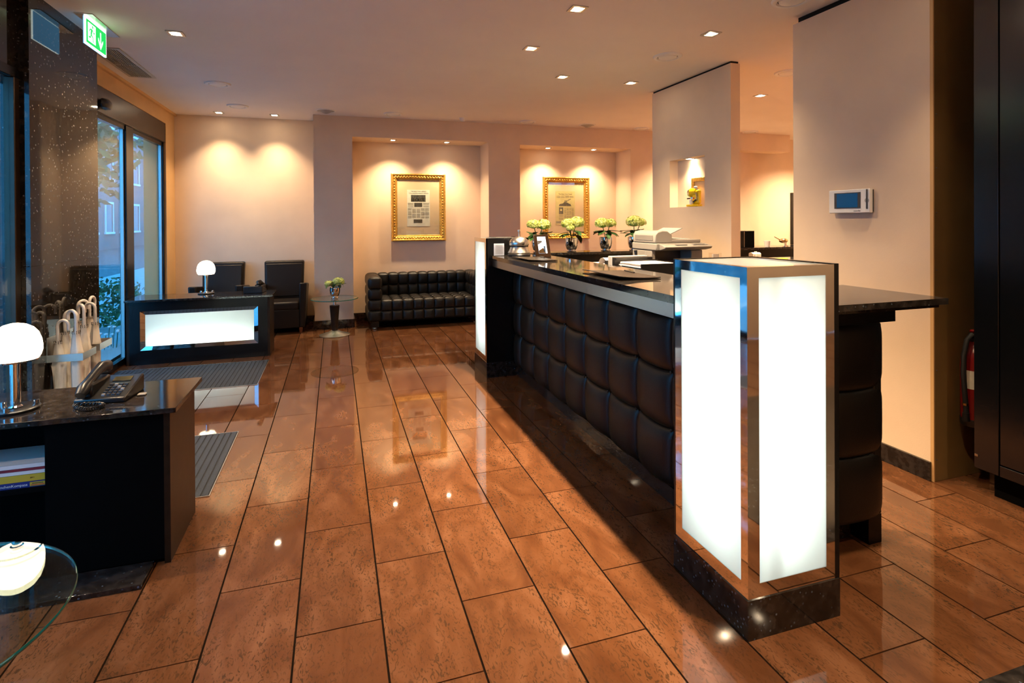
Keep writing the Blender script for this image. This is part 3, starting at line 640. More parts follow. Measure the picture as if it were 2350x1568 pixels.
floret = []
def hydrangea(x, y, z, heads, label, group, seed, s=1.0):
    rnd = random.Random(seed); t = thing('potted_hydrangea', label, 'potted plant', (x, y, z), group)
    prof = [(.0001, 0), (.048, 0), (.050, .008), (.040, .014), (.038, .018), (.050, .03), (.060, .06), (.064, .10), (.063, .135), (.058, .138), (.055, .12), (.0001, .12)]
    MB().lathe([(r*s, q*s) for r, q in prof], 28, (x, y, z)).build('pot', 'chrome', t, True, ang=50)
    # leaves
    for i in range(13):
        a = 2*pi*i/13+rnd.uniform(-.3, .3); L = s*rnd.uniform(.09, .14); wd = L*.30; tilt = rnd.uniform(-.9, .25)
        r0 = .03*s; zb = z+s*rnd.uniform(.145, .19); m = MB(); vs = []; n = 5
        for k in range(n+1):
            u = k/n; r = r0+L*u*cos(tilt*u); zz = zb+L*u*sin(tilt*u)*.9+.015*s; ww = wd*sin(pi*min(.98, u*.9+.08))
            c = Vector((x+r*cos(a), y+r*sin(a), zz)); q = Vector((-sin(a), cos(a), 0))*ww
            vs += [c-q+Vector((0, 0, .006*s)), c, c+q+Vector((0, 0, .006*s))]
        fs = []
        for k in range(n):
            b = 3*k; fs += [(b, b+1, b+4, b+3), (b+1, b+2, b+5, b+4)]
        m.add(vs, fs).build('leaf', 'leaf', t, True, fix=False)
    for (hx, hz, hr, hy) in heads:
        c = Vector((x+hx*s, y+hy*s, z+hz*s)); R_ = hr*s
        MB().tube([(x, y, z+.12*s), (c.x, c.y, c.z)], .004*s, 5).build('stem', 'leaf', t)
        m = MB(); m.ell(c, R_*.80, R_*.80, R_*.58, 12, 8)
        for i in range(130):
            u = rnd.uniform(-.55, 1); aa = rnd.uniform(0, 2*pi); sn = sqrt(1-u*u)
            nrm = Vector((sn*cos(aa), sn*sin(aa), u)); p = c+Vector((nrm.x*R_*.92, nrm.y*R_*.92, nrm.z*R_*.70))
            e1 = nrm.orthogonal().normalized(); e2 = nrm.cross(e1); ph = rnd.uniform(0, pi); q = R_*rnd.uniform(.15, .2)
            f1 = e1*cos(ph)+e2*sin(ph); f2 = -e1*sin(ph)+e2*cos(ph); up_ = nrm*q*.35
            for d_, w_ in ((f1, f2), (f2, -f1), (-f1, -f2), (-f2, f1)):
                m.add([p, p+d_*q*.7+w_*q*.45+up_, p+d_*q*1.1+up_*.6, p+d_*q*.7-w_*q*.45+up_], [(0, 1, 2, 3)])
        m.build('flower_head', 'petal', t, fix=False)
    return t
G = 'potted hydrangeas along the back counter'
hydrangea(2.085, 5.60, 1.122, [(-.055, .27, .065, -.01), (.055, .265, .075, .0)], 'green-white hydrangea in a chrome pot behind the tablet', G, 1, 1.12)
hydrangea(2.475, 5.60, 1.122, [(-.045, .275, .07, -.02), (.055, .285, .08, .0), (-.04, .235, .045, -.06)], 'green-white hydrangea in front of the lower right corner of the gilded frame', G, 2, 1.12)
hydrangea(2.892, 5.60, 1.122, [(-.04, .275, .075, 0.), (.06, .275, .065, .02)], 'green-white hydrangea standing alone between the frame and the copier', G, 3, 1.12)
hydrangea(3.262, 5.62, 1.122, [(.0, .29, .085, 0.), (.09, .28, .06, .02)], 'green-white hydrangea half hidden behind the copier', G, 4, 1.12)

# copier
cx0, cx1, cyf, cyb = 2.67, 3.13, 4.20, 4.63
t = thing('copier', 'beige office copier with document feeder beside the partition', 'copier', ((cx0+cx1)/2, 4.4, .765))
B('paper_cassette', 'beige', t, cx0-.01, cx1+.03, cyf-.01, cyb, .77, .955, bevel=.008)
B('cassette_front', 'beige2', t, cx0+.02, cx1, cyf-.02, cyf-.008, .80, .93, bevel=.004)
B('lower_body', 'beige', t, cx0, cx1+.02, cyf, cyb, .957, 1.085, bevel=.012)
B('socket_plate', 'beige2', t, cx0-.004, cx0+.002, cyf+.12, cyf+.25, .985, 1.04)
B('socket', 'dgrey', t, cx0-.007, cx0-.003, cyf+.19, cyf+.225, 1.0, 1.025); B('socket', 'dgrey', t, cx0-.007, cx0-.003, cyf+.14, cyf+.165, 1.0, 1.025)
m = MB(); m.prism([(cyf+.0, 1.085), (cyf+.16, 1.085), (cyf+.16, 1.10), (cyf+.02, 1.094)], 'x', cx0+.06, cx1)  ; m.build('output_tray', 'beige2', t)
B('rear_body', 'beige', t, cx0+.0, cx1+.02, cyf+.20, cyb, 1.085, 1.195, bevel=.008)
B('output_recess', 'dgrey', t, cx0+.05, cx1-.10, cyf+.192, cyf+.199, 1.095, 1.185)
B('left_column', 'beige', t, cx0, cx0+.04, cyf+.10, cyf+.20, 1.085, 1.195, bevel=.006); B('right_column', 'beige', t, cx1-.10, cx1+.02, cyf+.03, cyf+.20, 1.085, 1.195, bevel=.006)
B('scanner_body', 'beige', t, cx0-.005, cx1+.02, cyf+.02, cyb, 1.197, 1.262, bevel=.010)
m = MB(); m.prism([(cyf-.075, 1.232), (cyf-.06, 1.215), (cyf+.03, 1.197), (cyf+.03, 1.258), (cyf-.06, 1.240)], 'x', cx0+.03, cx1+.05); m.build('control_panel', 'beige', t, bevel=.006)
B('button_field', 'grey', t, (cx1-.13, cx1+.02, cyf-.045, cyf-.005, 1.246, 1.2505)); B('display', 'dgrey', t, cx0+.16, cx0+.27, cyf-.045, cyf-.005, 1.2455, 1.250)
for i in range(12):
    B('key', 'dgrey', t, cx1-.12+.02*(i % 6), cx1-.108+.02*(i % 6), cyf-.038+.018*(i//6), cyf-.027+.018*(i//6), 1.2505, 1.2535)
B('platen_lid', 'beige', t, cx0+.15, cx1+.0, cyf+.03, cyb-.02, 1.263, 1.292, bevel=.006)
m = MB(); m.prism([(cx0-.005, 1.263), (cx0-.005, 1.335), (cx0+.02, 1.362), (cx0+.07, 1.374), (cx0+.12, 1.368), (cx0+.165, 1.335), (cx0+.165, 1.263)], 'y', cyf+.03, cyb-.02); m.build('document_feeder', 'beige', t, bevel=.008)
B('feeder_hatch', 'beige2', t, cx0-.008, cx0-.004, cyf+.07, cyb-.06, 1.285, 1.33)
m = MB(); a0 = Vector((cx0+.15, 0, 1.325)); a1 = Vector((cx0+.30, 0, 1.388))
m.hexa([(a0.x, cyf+.07, a0.z), (a1.x, cyf+.07, a1.z), (a1.x, cyb-.06, a1.z), (a0.x, cyb-.06, a0.z)], [(a0.x-.004, cyf+.07, a0.z+.008), (a1.x-.004, cyf+.07, a1.z+.006), (a1.x-.004, cyb-.06, a1.z+.006), (a0.x-.004, cyb-.06, a0.z+.008)]); m.build('feeder_tray', 'grey', t)
tag(B('paper_sheet', 'paper', None, cx0+.20, cx0+.40, cyf+.10, cyf+.36, 1.2925, 1.2965), 'white sheets lying on the copier lid', 'paper')
t = thing('acrylic_box', 'pair of clear acrylic leaflet boxes at the right of the copier', 'leaflet box', (3.17, 4.16, 1.09))
B('large_box', 'acrylic', t, 3.155, 3.235, 4.08, 4.15, 1.085, 1.175); B('small_box', 'acrylic', t, 3.085, 3.15, 4.07, 4.13, 1.085, 1.14); B('leaflets', 'paper', t, 3.165, 3.225, 4.10, 4.12, 1.088, 1.165); B('shelf', 'beige', t, 3.07, 3.25, 4.06, 4.19, 1.075, 1.085); B('leg', 'beige2', t, 3.15, 3.17, 4.15, 4.185, .765, 1.075)
# file organiser with papers
t = thing('file_organizer', 'black desk organizer full of papers behind the counter', 'organizer', (2.2, 3.9, .765))
B('base', 'blackp', t, 2.03, 2.42, 3.40, 4.45, .766, .80)
for yy, zz in ((3.40, 1.16), (3.786, 1.16), (3.938, 1.15), (4.438, 1.10)): B('divider', 'blackp', t, 2.03, 2.41, yy, yy+.010, .80, zz)
B('back_panel', 'blackp', t, 2.411, 2.42, 3.40, 4.448, .80, 1.15)
B('shelf', 'blackp', t, 2.03, 2.41, 3.949, 4.437, 1.070, 1.077); B('shelf', 'blackp', t, 2.03, 2.41, 3.411, 3.785, 1.112, 1.119); B('shelf', 'blackp', t, 2.03, 2.41, 3.411, 3.785, 1.055, 1.062)
tag(B('binder', 'grey', None, 2.05, 2.37, 3.872, 3.934, .802, 1.186, bevel=.004), 'pale grey ring binder standing in the desk organizer', 'binder')
tag(B('binder', 'blackp', None, 2.05, 2.37, 3.800, 3.866, .802, 1.180, bevel=.004), 'black ring binder standing beside the grey one', 'binder')
def pile(x0, x1, y0, y1, z, n, label, seed, curl=0.):
    rnd = random.Random(seed); t = thing('paper_pile', label, 'papers', ((x0+x1)/2, (y0+y1)/2, z), 'paper piles behind the counter')
    for i in range(n):
        d, e = rnd.uniform(-.012, .012), rnd.uniform(-.012, .012); B('sheet', 'paper', t, x0+d, x1+d, y0+e, y1+e, z+i*.009, z+i*.009+.006)
    if curl:
        m = MB(); zt = z+n*.009; k = 8; vs = []; fs = []
        for i in range(k+1):
            a = pi*i/k; yy = y0+.06+.10*(1-cos(a))/2*1.4; zz = zt+.055*sin(a)+.001
            vs += [(x0+.03, yy, zz), (x1-.03, yy, zz)]
        for i in range(k): fs.append((2*i, 2*i+1, 2*i+3, 2*i+2))
        m.add(vs, fs).build('curled_sheet', 'paper', t, True, fix=False)
pile(2.06, 2.36, 3.975, 4.40, 1.0775, 3, 'loose white papers with a curled sheet left of the binders', 1, 1.)
pile(2.06, 2.36, 3.435, 3.765, 1.1195, 4, 'white papers on the upper organizer shelf between binders and copier', 2)
pile(2.06, 2.36, 3.435, 3.765, 1.0625, 4, 'white papers on the lower organizer shelf between binders and copier', 3)
t = thing('desk_phone_headset', 'small black handset with pale cord hanging at the left of the copier', 'handset', (2.62, 4.25, 1.1)); B('holder', 'blackp', t, 2.60, 2.655, 4.50, 4.56, .766, 1.14); MB().tube([(2.628, 4.50, 1.19), (2.628, 4.49, 1.11), (2.628, 4.495, 1.03)], [.016, .010, .016], 10).build('handset', 'blackp', t, True); MB().tube([(2.628, 4.485, 1.03), (2.61, 4.47, .97), (2.64, 4.465, .93), (2.62, 4.46, .99)], .005, 6).build('cord', 'white', t, True)
# ------------------------------------------------------------------ sofa
t = thing('cube_sofa', 'black leather two-seat sofa of square puffed cushions in the niche', 'sofa', (1.245, 8.06, 0))
sx0, sx1, ax_, sy0, sy1 = .43, 2.06, .163, 7.70, 8.42
ix0, ix1 = sx0+ax_, sx1-ax_; cw = (ix1-ix0)/9; SB, ST, SS = .11, .70, .39; byk = sy1-.163
e = .012
B('frame', 'leather', t, (sx0+e, ix0, sy0+e, sy1-e, SB, ST-e), (ix1, sx1-e, sy0+e, sy1-e, SB, ST-e), (ix0, ix1, byk+e, sy1-e, SB, ST-e), (ix0, ix1, sy0+e, byk+e, SB, SS-e))
B('plinth', 'blackm', t, sx0+.05, sx1-.05, sy0+.06, sy1-.05, .085, SB)
RY = Matrix(((1, 0, 0), (0, 0, -1), (0, 1, 0))).to_euler(); RZ = (0, 0, 0)
RXm = Matrix(((0, 0, -1), (-1, 0, 0), (0, 1, 0))).to_euler(); RXp = Matrix(((0, 0, 1), (1, 0, 0), (0, 1, 0))).to_euler()
def cush(w_, h_, d_=.030): return pad_mesh(w_, h_, d_, 10, p=3.0, name='square_cushion', mat='leather')
f_h = (SS-SB)/2; b_h = (ST-SS)/2; s_d = (byk-sy0)/4; a_d = (sy1-sy0)/5; a_h = (ST-SB)/4
cf, cbk, cst, cbt = cush(cw, f_h), cush(cw, b_h), cush(cw, s_d, .026), cush(cw, sy1-byk, .030)
caf, cas, cat_ = cush(ax_, a_h), cush(a_d, a_h), cush(ax_, a_d)
def C_(me, loc, rot): put('square_cushion', me, t, loc, rot)
for c in range(9):
    xc = ix0+cw*(c+.5)
    for r in range(2):
        C_(cf, (xc, sy0+e, SB+f_h*(r+.5)), RY); C_(cbk, (xc, byk+e, SS+b_h*(r+.5)), RY)
    for r in range(4): C_(cst, (xc, sy0+s_d*(r+.5), SS-e), RZ)
    C_(cbt, (xc, (byk+sy1)/2, ST-e), RZ)
for xa, sgn in ((sx0, -1), (sx1, 1)):
    xc = xa-sgn*ax_/2
    for r in range(4):
        C_(caf, (xc, sy0+e, SB+a_h*(r+.5)), RY)
        for q in range(5): C_(cas, (xa-sgn*e, sy0+a_d*(q+.5), SB+a_h*(r+.5)), RXm if sgn < 0 else RXp)
    for q in range(5): C_(cat_, (xc, sy0+a_d*(q+.5), ST-e), RZ)
    for r in range(2):
        for q in range(4): C_(cas, (xa-sgn*(ax_-e), sy0+a_d*(q+.5), SS+b_h*(r+.5)), RXp if sgn < 0 else RXm)
for lx in (sx0+.08, sx1-.08):
    for ly in (sy0+.06, sy1-.06):
        lg = B('leg', 'black', t, lx-.05, lx+.05, ly-.045, ly+.045, .030, SB); MB().lathe([(.0001, 0), (.028, 0), (.034, .014), (.028, .030), (.0001, .030)], 16, (lx, ly, 0)).build('foot', 'steel', lg, True)

# ------------------------------------------------------------------ armchairs
def armchair(cx, label):
    t = thing('armchair', label, 'armchair', (cx, 8.1, 0), 'black leather armchairs')
    f, b_ = 7.80, 8.44
    MB().hexa([(cx-.245, 8.24, .40), (cx+.245, 8.24, .40), (cx+.245, 8.36, .40), (cx-.245, 8.36, .40)], [(cx-.258, 8.32, .925), (cx+.258, 8.32, .925), (cx+.258, 8.44, .925), (cx-.258, 8.44, .925)]).build('backrest', 'leather2', t, bevel=.022, seg=3)
    MB().hexa([(cx-.225, 8.225, .44), (cx+.225, 8.225, .44), (cx+.225, 8.25, .44), (cx-.225, 8.25, .44)], [(cx-.235, 8.285, .89), (cx+.235, 8.285, .89), (cx+.235, 8.34, .89), (cx-.235, 8.34, .89)]).build('back_cushion', 'leather2', t, bevel=.02, seg=3)
    B('seat_cushion', 'leather2', t, cx-.215, cx+.215, f+.005, 8.25, .31, .415, bevel=.025, seg=3)
    B('seat_base', 'leather2', t, cx-.22, cx+.22, f+.015, 8.40, .07, .315, bevel=.01)
    for s in (-1, 1):
        xo, xi = cx+s*.315, cx+s*.218; xb = cx+s*.285
        v0 = [(min(xb, xi), f+.02, .07), (max(xb, xi), f+.02, .07), (max(xb, xi), 8.40, .07), (min(xb, xi), 8.40, .07)]
        v1 = [(min(xo, xi), f-.01, .665), (max(xo, xi), f-.01, .665), (max(xo, xi), 8.40, .60), (min(xo, xi), 8.40, .60)]
        MB().hexa(v0, v1).build('armrest', 'leather2', t, bevel=.018, seg=3)
        for ly in (f+.05, 8.37): MB().hexa([(cx+s*.235-.016, ly-.016, 0), (cx+s*.235+.016, ly-.016, 0), (cx+s*.235+.016, ly+.016, 0), (cx+s*.235-.016, ly+.016, 0)], [(cx+s*.235-.022, ly-.022, .075), (cx+s*.235+.022, ly-.022, .075), (cx+s*.235+.022, ly+.022, .075), (cx+s*.235-.022, ly+.022, .075)]).build('leg', 'redwood', t)
    return t
armchair(-.672, 'black leather armchair next to the pier, fully in view right of the globe lamp')
armchair(-1.435, 'black leather armchair nearer the entrance door, half hidden by the globe lamp')

# ------------------------------------------------------------------ glass tables
def glass_table(x, y, h, r, label):
    t = thing('glass_table', label, 'table', (x, y, 0), 'round glass pedestal tables'); k = r/.295
    MB().lathe([(.0001, 0), (.190, 0), (.192, .006), (.16, .016), (.09, .038), (.045, .062), (.0001, .066)], 40, (x, y, 0)).build('base', 'steel', t, True, ang=50)
    MB().lathe([(.036, .06), (.062, h-.095), (.0001, h-.095)], 12, (x, y, 0)).build('column', 'wood', t, True, ang=25)
    MB().lathe([(.016, h-.10), (.016, h-.03), (.034, h-.026), (.040, h-.012), (.0001, h-.012)], 20, (x, y, 0)).build('neck', 'chrome', t, True, ang=50)
    MB().lathe([(.0001, h-.012), (r-.002, h-.012), (r-.002, h), (.0001, h)], 72, (x, y, 0)).build('glass_top', 'tglass', t, True, ang=40)
    MB().lathe([(r-.002, h-.011), (r, h-.008), (r, h-.004), (r-.002, h-.001)], 72, (x, y, 0)).build('glass_edge', 'tedge', t, True)
    return t
glass_table(-.010, 7.53, .480, .295, 'small round glass table with flowers in front of the pier')
glass_table(-1.075, 1.715, .487, .405, 'round glass table cut by the lower left corner of the picture')
hydrangea(-.005, 7.53, .4805, [(-.075, .185, .055, .0), (.045, .205, .078, 0.)], 'green-white hydrangea on the small round glass table', 'potted hydrangea on the table', 9, 1.0)

# ------------------------------------------------------------------ entrance desks
def desk(x0, x1, yf, yb, top, s, label):
    # s=+1: lit panel looks towards -y (yf is the lit side); s=-1: lit panel looks towards +y
    t = thing('entrance_desk', label, 'desk', ((x0+x1)/2, (yf+yb)/2, 0), 'matching black entrance desks')
    ys = sorted((yf-s*.028, yb+s*.028)); B('granite_top', 'granite', t, x0-.012, x1+.03, ys[0], ys[1], top-.022, top, bevel=.002)
    ya, yb_ = sorted((yf, yb))
    B('side_panel', 'wood', t, x1-.024, x1, ya, yb_, 0, top-.022); B('side_panel', 'wood', t, x0, x0+.024, ya, yb_, 0, top-.022)
    pz0, pz1, px0, px1 = .148, .552, x0+.122, x1-.12
    fa, fb = sorted((yf, yf+s*.02))
    for b in ((x0+.024, x1-.024, fa, fb, 0, pz0), (x0+.024, x1-.024, fa, fb, pz1, top-.022), (x0+.024, px0, fa, fb, pz0, pz1), (px1, x1-.024, fa, fb, pz0, pz1)): B('front_panel', 'black', t, *b)
    iz0, iz1, jx0, jx1 = pz0+.037, pz1-.038, px0+.042, px1-.042; yi = yf+s*.018; yo = yf+s*.0
    P = [(px0, yo, pz0), (px1, yo, pz0), (px1, yo, pz1), (px0, yo, pz1)]; Q = [(jx0, yi, iz0), (jx1, yi, iz0), (jx1, yi, iz1), (jx0, yi, iz1)]
    for i in range(4): MB().add([P[i], P[(i+1) % 4], Q[(i+1) % 4], Q[i], tuple(Vector(P[i])+Vector((0, s*.003, 0))), tuple(Vector(P[(i+1) % 4])+Vector((0, s*.003, 0))), tuple(Vector(Q[(i+1) % 4])+Vector((0, s*.003, 0))), tuple(Vector(Q[i])+Vector((0, s*.003, 0)))], [(0, 1, 2, 3), (4, 5, 6, 7), (0, 1, 5, 4), (1, 2, 6, 5), (2, 3, 7, 6), (3, 0, 4, 7)]).build('mirror_strip', 'mirror', t)
    m = MB(); yq = yi; diffuser(m, (jx0, yq, iz0), (jx1, yq, iz0), (jx1, yq, iz1), (jx0, yq, iz1), (0, -s, 0)); m.build('light_panel', 'frost', t, fix=False)
    # lamp box behind the panel
    yk = yi+s*.13; ka, kb = sorted((yi+s*.004, yk))
    for b in ((jx0-.01, jx1+.01, *sorted((yk, yk+s*.008)), iz0-.02, iz1+.02), (jx0-.01, jx1+.01, ka, kb, iz1, iz1+.008), (jx0-.01, jx1+.01, ka, kb, iz0-.02, iz0-.012), (jx0-.01, jx0-.002, ka, kb, iz0-.012, iz1), (jx1+.002, jx1+.01, ka, kb, iz0-.012, iz1)): B('lamp_box', 'inner', t, *b)
    MB().tube([(jx0+.06, yi+s*.05, iz0+.035), (jx1-.06, yi+s*.05, iz0+.035)], .013, 10).build('lamp_tube', 'tube_desk', t, True)
    return t
M['tube_desk'] = emis('desk_fluorescent_tube', (.92, 1., .93), 8.5)
desk(-2.04, -.685, 6.60, 7.02, .672, 1, 'black desk with glowing front panel in front of the armchairs')
nd = desk(-2.04, -.685, 3.17, 2.73, .676, -1, 'black open-backed desk at the left edge, nearest the camera')
B('base_slab', 'granite', nd, -2.03, -.748, 2.565, 2.73, 0, .02, bevel=.002)
B('back_panel', 'blackm', nd, -1.135, -.71, 2.735, 2.75, .02, .652); B('divider', 'blackm', nd, -1.14, -1.12, 2.75, 3.0, .02, .652)
B('rear_panel', 'blackm', nd, -2.01, -1.14, 3.0, 3.012, .02, .652); B('shelf', 'blackm', nd, -2.01, -1.14, 2.75, 3.0, .370, .388); B('bottom', 'blackm', nd, -2.01, -.71, 2.75, 3.0, .0, .02)
# magazines on the shelf
z = .3885
def mag(mat, h, x1, y0, label, name='phone_book'):
    global z
    t = thing(name, label, 'book', (x1-.2, y0+.1, z), 'books on the desk shelf')
    B('cover', mat, t, (x1-.38, x1, y0, y0+.21, z, z+.002), (x1-.38, x1, y0, y0+.21, z+h-.002, z+h), (x1-.38, x1, y0-.001, y0+.002, z, z+h)); B('pages', 'paper', t, x1-.378, x1-.002, y0+.003, y0+.208, z+.002, z+h-.002)
    z0 = z; z += h+.0008; return t, z0
tb, z0 = mag('blue', .024, -1.143, 2.765, 'dark blue phone book with yellow label at the bottom of the shelf pile')
text('print', 'BranchenKompass', .015, 'whitetext', tb, (-1.262, 2.7635, z0+.0115), (pi/2, 0, 0)); B('spine_label', 'yel2', tb, -1.198, -1.145, 2.7625, 2.7638, z0+.004, z0+.020); B('printed_line', 'ink', tb, -1.190, -1.152, 2.7618, 2.7624, z0+.014, z0+.0165); B('printed_line', 'redprint', tb, -1.194, -1.148, 2.7618, 2.7624, z0+.007, z0+.0105)
ty, z0 = mag('yel2', .028, -1.145, 2.765, 'yellow phone book in the middle of the shelf pile')
text('print', '2011', .008, 'ink', ty, (-1.19, 2.7635, z0+.014), (pi/2, 0, 0))
mag('paper', .014, -1.145, 2.767, 'pale paperback above the yellow phone book', 'paperback'); mag('redp', .010, -1.147, 2.766, 'thin dark red book near the top of the shelf pile', 'thin_book'); mag('paper', .016, -1.146, 2.768, 'pale booklet on top of the shelf pile', 'booklet')

# ------------------------------------------------------------------ globe lamps
def lamp(x, y, z, label, power):
    t = thing('globe_lamp', label, 'table lamp', (x, y, z), 'opal globe table lamps')
    MB().lathe([(.0001, 0), (.082, 0), (.084, .004), (.084, .010), (.080, .013), (.0001, .013)], 40, (x, y, z)).build('base', 'blackp', t, True, ang=40)
    for a in (0.5, 2.6, 4.7): MB().lathe([(.0001, 0), (.011, 0), (.011, .018), (.0001, .020)], 12, (x+.068*cos(a), y+.068*sin(a), z+.012)).build('foot_knob', 'chrome', t, True)
    MB().lathe([(.020, .013), (.024, .016), (.018, .022), (.018, .198), (.023, .198), (.023, .214), (.0001, .214)], 24, (x, y, z)).build('stem', 'chrome', t, True, ang=40)
    prof = [(.020, .208), (.060, .209), (.076, .214), (.086, .228), (.092, .250), (.0925, .268), (.089, .295), (.079, .325), (.062, .348), (.038, .363), (.016, .369), (.0001, .370)]
    MB().lathe(prof, 36, (x, y, z)).build('globe', 'globe', t, True, ang=80)
    MB().lathe([(.078, .213), (.081, .211), (.084, .218), (.081, .220)], 36, (x, y, z)).build('rim', 'chrome', t, True)
    return t
lamp(-1.372, 6.93, .672, 'opal globe lamp on the far desk in front of the left armchair', 1)
lamp(-1.298, 2.885, .676, 'opal globe lamp on the near desk, cut by the left edge', 1)

# ------------------------------------------------------------------ telephones
def phone(x, y, z, rz, label):
    t = thing('telephone', label, 'telephone', (x, y, z), 'black desk telephones'); t.rotation_euler = (0, 0, rz)
    def b(name, mat, mb, **k):
        o = MB(); o.v = mb.v; o.f = mb.f; o.v = [(p[0]+x, p[1]+y, p[2]+z) for p in o.v]; return o.build(name, mat, t, **k)
    b('body', 'blackp', MB().prism([(-.10, 0), (.10, 0), (.10, .075), (.085, .078), (-.10, .022)], 'x', -.095, .105), bevel=.006)
    sl = lambda yy: .024+(yy+.10)*(.078-.022)/.185
    b('display', 'brass', MB().hexa([(.0, .03, sl(.03)), (.075, .03, sl(.03)), (.075, .062, sl(.062)), (.0, .062, sl(.062))], [(.0, .03, sl(.03)+.003), (.075, .03, sl(.03)+.003), (.075, .062, sl(.062)+.003), (.0, .062, sl(.062)+.003)]))  # brass tint stands in for the warm reflection on the display
    for r in range(5):
        for c in range(4):
            kx, ky = .004+c*.020, -.080+r*.019; b('key', 'dgrey' if (r+c) % 5 else 'grey', MB().box(kx, kx+.013, ky, ky+.011, sl(ky)-.002, sl(ky)+.006))
    pts = [(-.060, -.115, .045), (-.060, -.085, .068), (-.060, -.04, .088), (-.060, .02, .112), (-.060, .07, .126), (-.060, .105, .118), (-.060, .115, .100)]
    b('handset', 'blackp', MB().tube(pts, [.020, .027, .021, .021, .024, .030, .022], 12), smooth=True, ang=70)
    b('cradle', 'blackp', MB().box(-.085, -.03, -.08, .09, .02, .085), bevel=.01)
    cp = []; n = 150
    for i in range(n):
        u = i/n; A = u*2*pi*24; cx = -.075+.16*sin(u*pi)*(.5+.5*u); cyy = -.125-.055*sin(u*pi*1.0)-.03*sin(u*2*pi); cp.append((cx+.007*cos(A), cyy+.004*cos(A), .010+.007*sin(A)))
    b('cord', 'blackp', MB().tube(cp, .0026, 5), smooth=True)
    return t
phone(-.985, 2.965, .676, radians(-6), 'black desk telephone with coiled cord on the near desk')
phone(-.86, 6.88, .672, radians(172), 'black telephone seen from behind on the far desk')
tag(B('paper_clip', 'grey', None, -.868, -.835, 2.935, 2.965, .6762, .684, bevel=.003), 'small pale clip lying right of the near telephone', 'clip')

# ------------------------------------------------------------------ umbrella rack and umbrellas
def bracket(y0, y1, z0, label):
    t = thing('umbrella_bracket', label, 'umbrella holder', (-1.70, (y0+y1)/2, z0), 'metal umbrella brackets')
    xo = -1.60; h = .048
    B('front_band', 'alu', t, -1.80, xo, y0, y0+.003, z0, z0+h); B('side_band', 'alu', t, xo-.003, xo, y0+.003, y1-.003, z0, z0+h); B('rear_band', 'alu', t, -1.80, xo, y1-.003, y1, z0, z0+h); B('wall_plate', 'alu', t, -1.80, -1.797, y0+.003, y1-.003, z0, z0+.16)
    B('tray', 'blackm', t, -1.80, xo, y0, y1, .0, .02)
    B('support', 'alu', t, -1.80, -1.790, (y0+y1)/2-.01, (y0+y1)/2+.01, .02, z0)
bracket(4.375, 4.590, .556, 'nearer metal bracket holding umbrellas on the granite column')
bracket(4.655, 4.880, .560, 'farther metal bracket holding umbrellas, beside the door')
def umbrella(x, y, lean, turn, dz, label, sc_=1.):
    # lean: (dx,dy) horizontal offset of the handle relative to the tip
    t = thing('umbrella', label, 'umbrella', (x, y, .02), 'rolled cream umbrellas')
    base = Vector((x, y, .022)); topv = Vector((x+lean[0], y+lean[1], .74+dz)); ax3 = (topv-base).normalized()
    e1 = ax3.orthogonal().normalized(); e2 = ax3.cross(e1)
    def ringmb(prof, n=18, wob=0., seed=0, capb=True):
        m = MB(); rnd = random.Random(seed); vs = []; fs = []; L = len(prof)
        ph = rnd.uniform(0, 6)
        for k, (s, r) in enumerate(prof):
            for i in range(n):
                a = 2*pi*i/n; rr = r*(1+wob*sin(5*a+ph+s*9)+wob*.6*sin(8*a+2*ph)); vs.append(base+ax3*s+e1*rr*cos(a)+e2*rr*sin(a))
        for k in range(L-1):
            for i in range(n): fs.append((k*n+i, k*n+(i+1) % n, (k+1)*n+(i+1) % n, (k+1)*n+i))
        return m.add(vs, fs)
    Ls = (topv-base).length
    ringmb([(0, .004), (.03, .006), (.06, .016), (.20, .024), (.36, .031), (Ls-.20, .033), (Ls-.15, .038), (Ls-.13, .033), (Ls-.05, .024), (Ls-.012, .019), (Ls, .024)], wob=.10, seed=int(x*1e4+y*1e3) % 99).build('canopy', 'cream', t, True, ang=60, fix=False)
    m = MB()
    for i in range(10):
        a = 2*pi*i/10; p = base+ax3*(Ls-.012)+e1*.0215*cos(a)+e2*.0215*sin(a); m.tube([p, p+ax3*.020], .0016, 4)
    m.build('rib_tips', 'dgrey', t)['kind'] = 'stuff'
    hd = Vector((cos(turn), sin(turn), 0)); pts = [topv-ax3*.03, topv+ax3*.06, topv+ax3*.105]
    c = topv+ax3*.105+hd*.033
    for i in range(1, 10):
        a = pi-pi*i/9*1.08; pts.append(c+hd*.033*cos(a)+Vector((0, 0, 1))*.038*sin(a))
    pts.append(pts[-1]+Vector((0, 0, -.018)))
    MB().tube(pts, .0098, 10).build('handle', 'handle', t, True)
    return t
UL = ['cream umbrella leaning leftmost in the nearer bracket', 'cream umbrella second from the left in the nearer bracket, hook turned right', 'cream umbrella at the front right of the nearer bracket',
      'cream umbrella at the back of the nearer bracket, hook against the granite', 'cream umbrella at the wall side of the farther bracket', 'cream umbrella in the middle of the farther bracket, hook turned away', 'cream umbrella outermost right in the farther bracket']
for (x, y, ln, tr, dz), l in zip([(-1.738, 4.425, (-.018, -.003), -.1, -.06), (-1.712, 4.512, (-.030, -.02), .35, -.01), (-1.648, 4.425, (-.008, .0), 2.6, .0), (-1.646, 4.542, (-.008, .004), 2.4, .02),
                               (-1.750, 4.705, (-.0, .0), .8, .03), (-1.720, 4.820, (.0, .0), 1.4, .04), (-1.648, 4.712, (.0, .0), 3.0, .01)], UL): umbrella(x, y, ln, tr, dz, l)

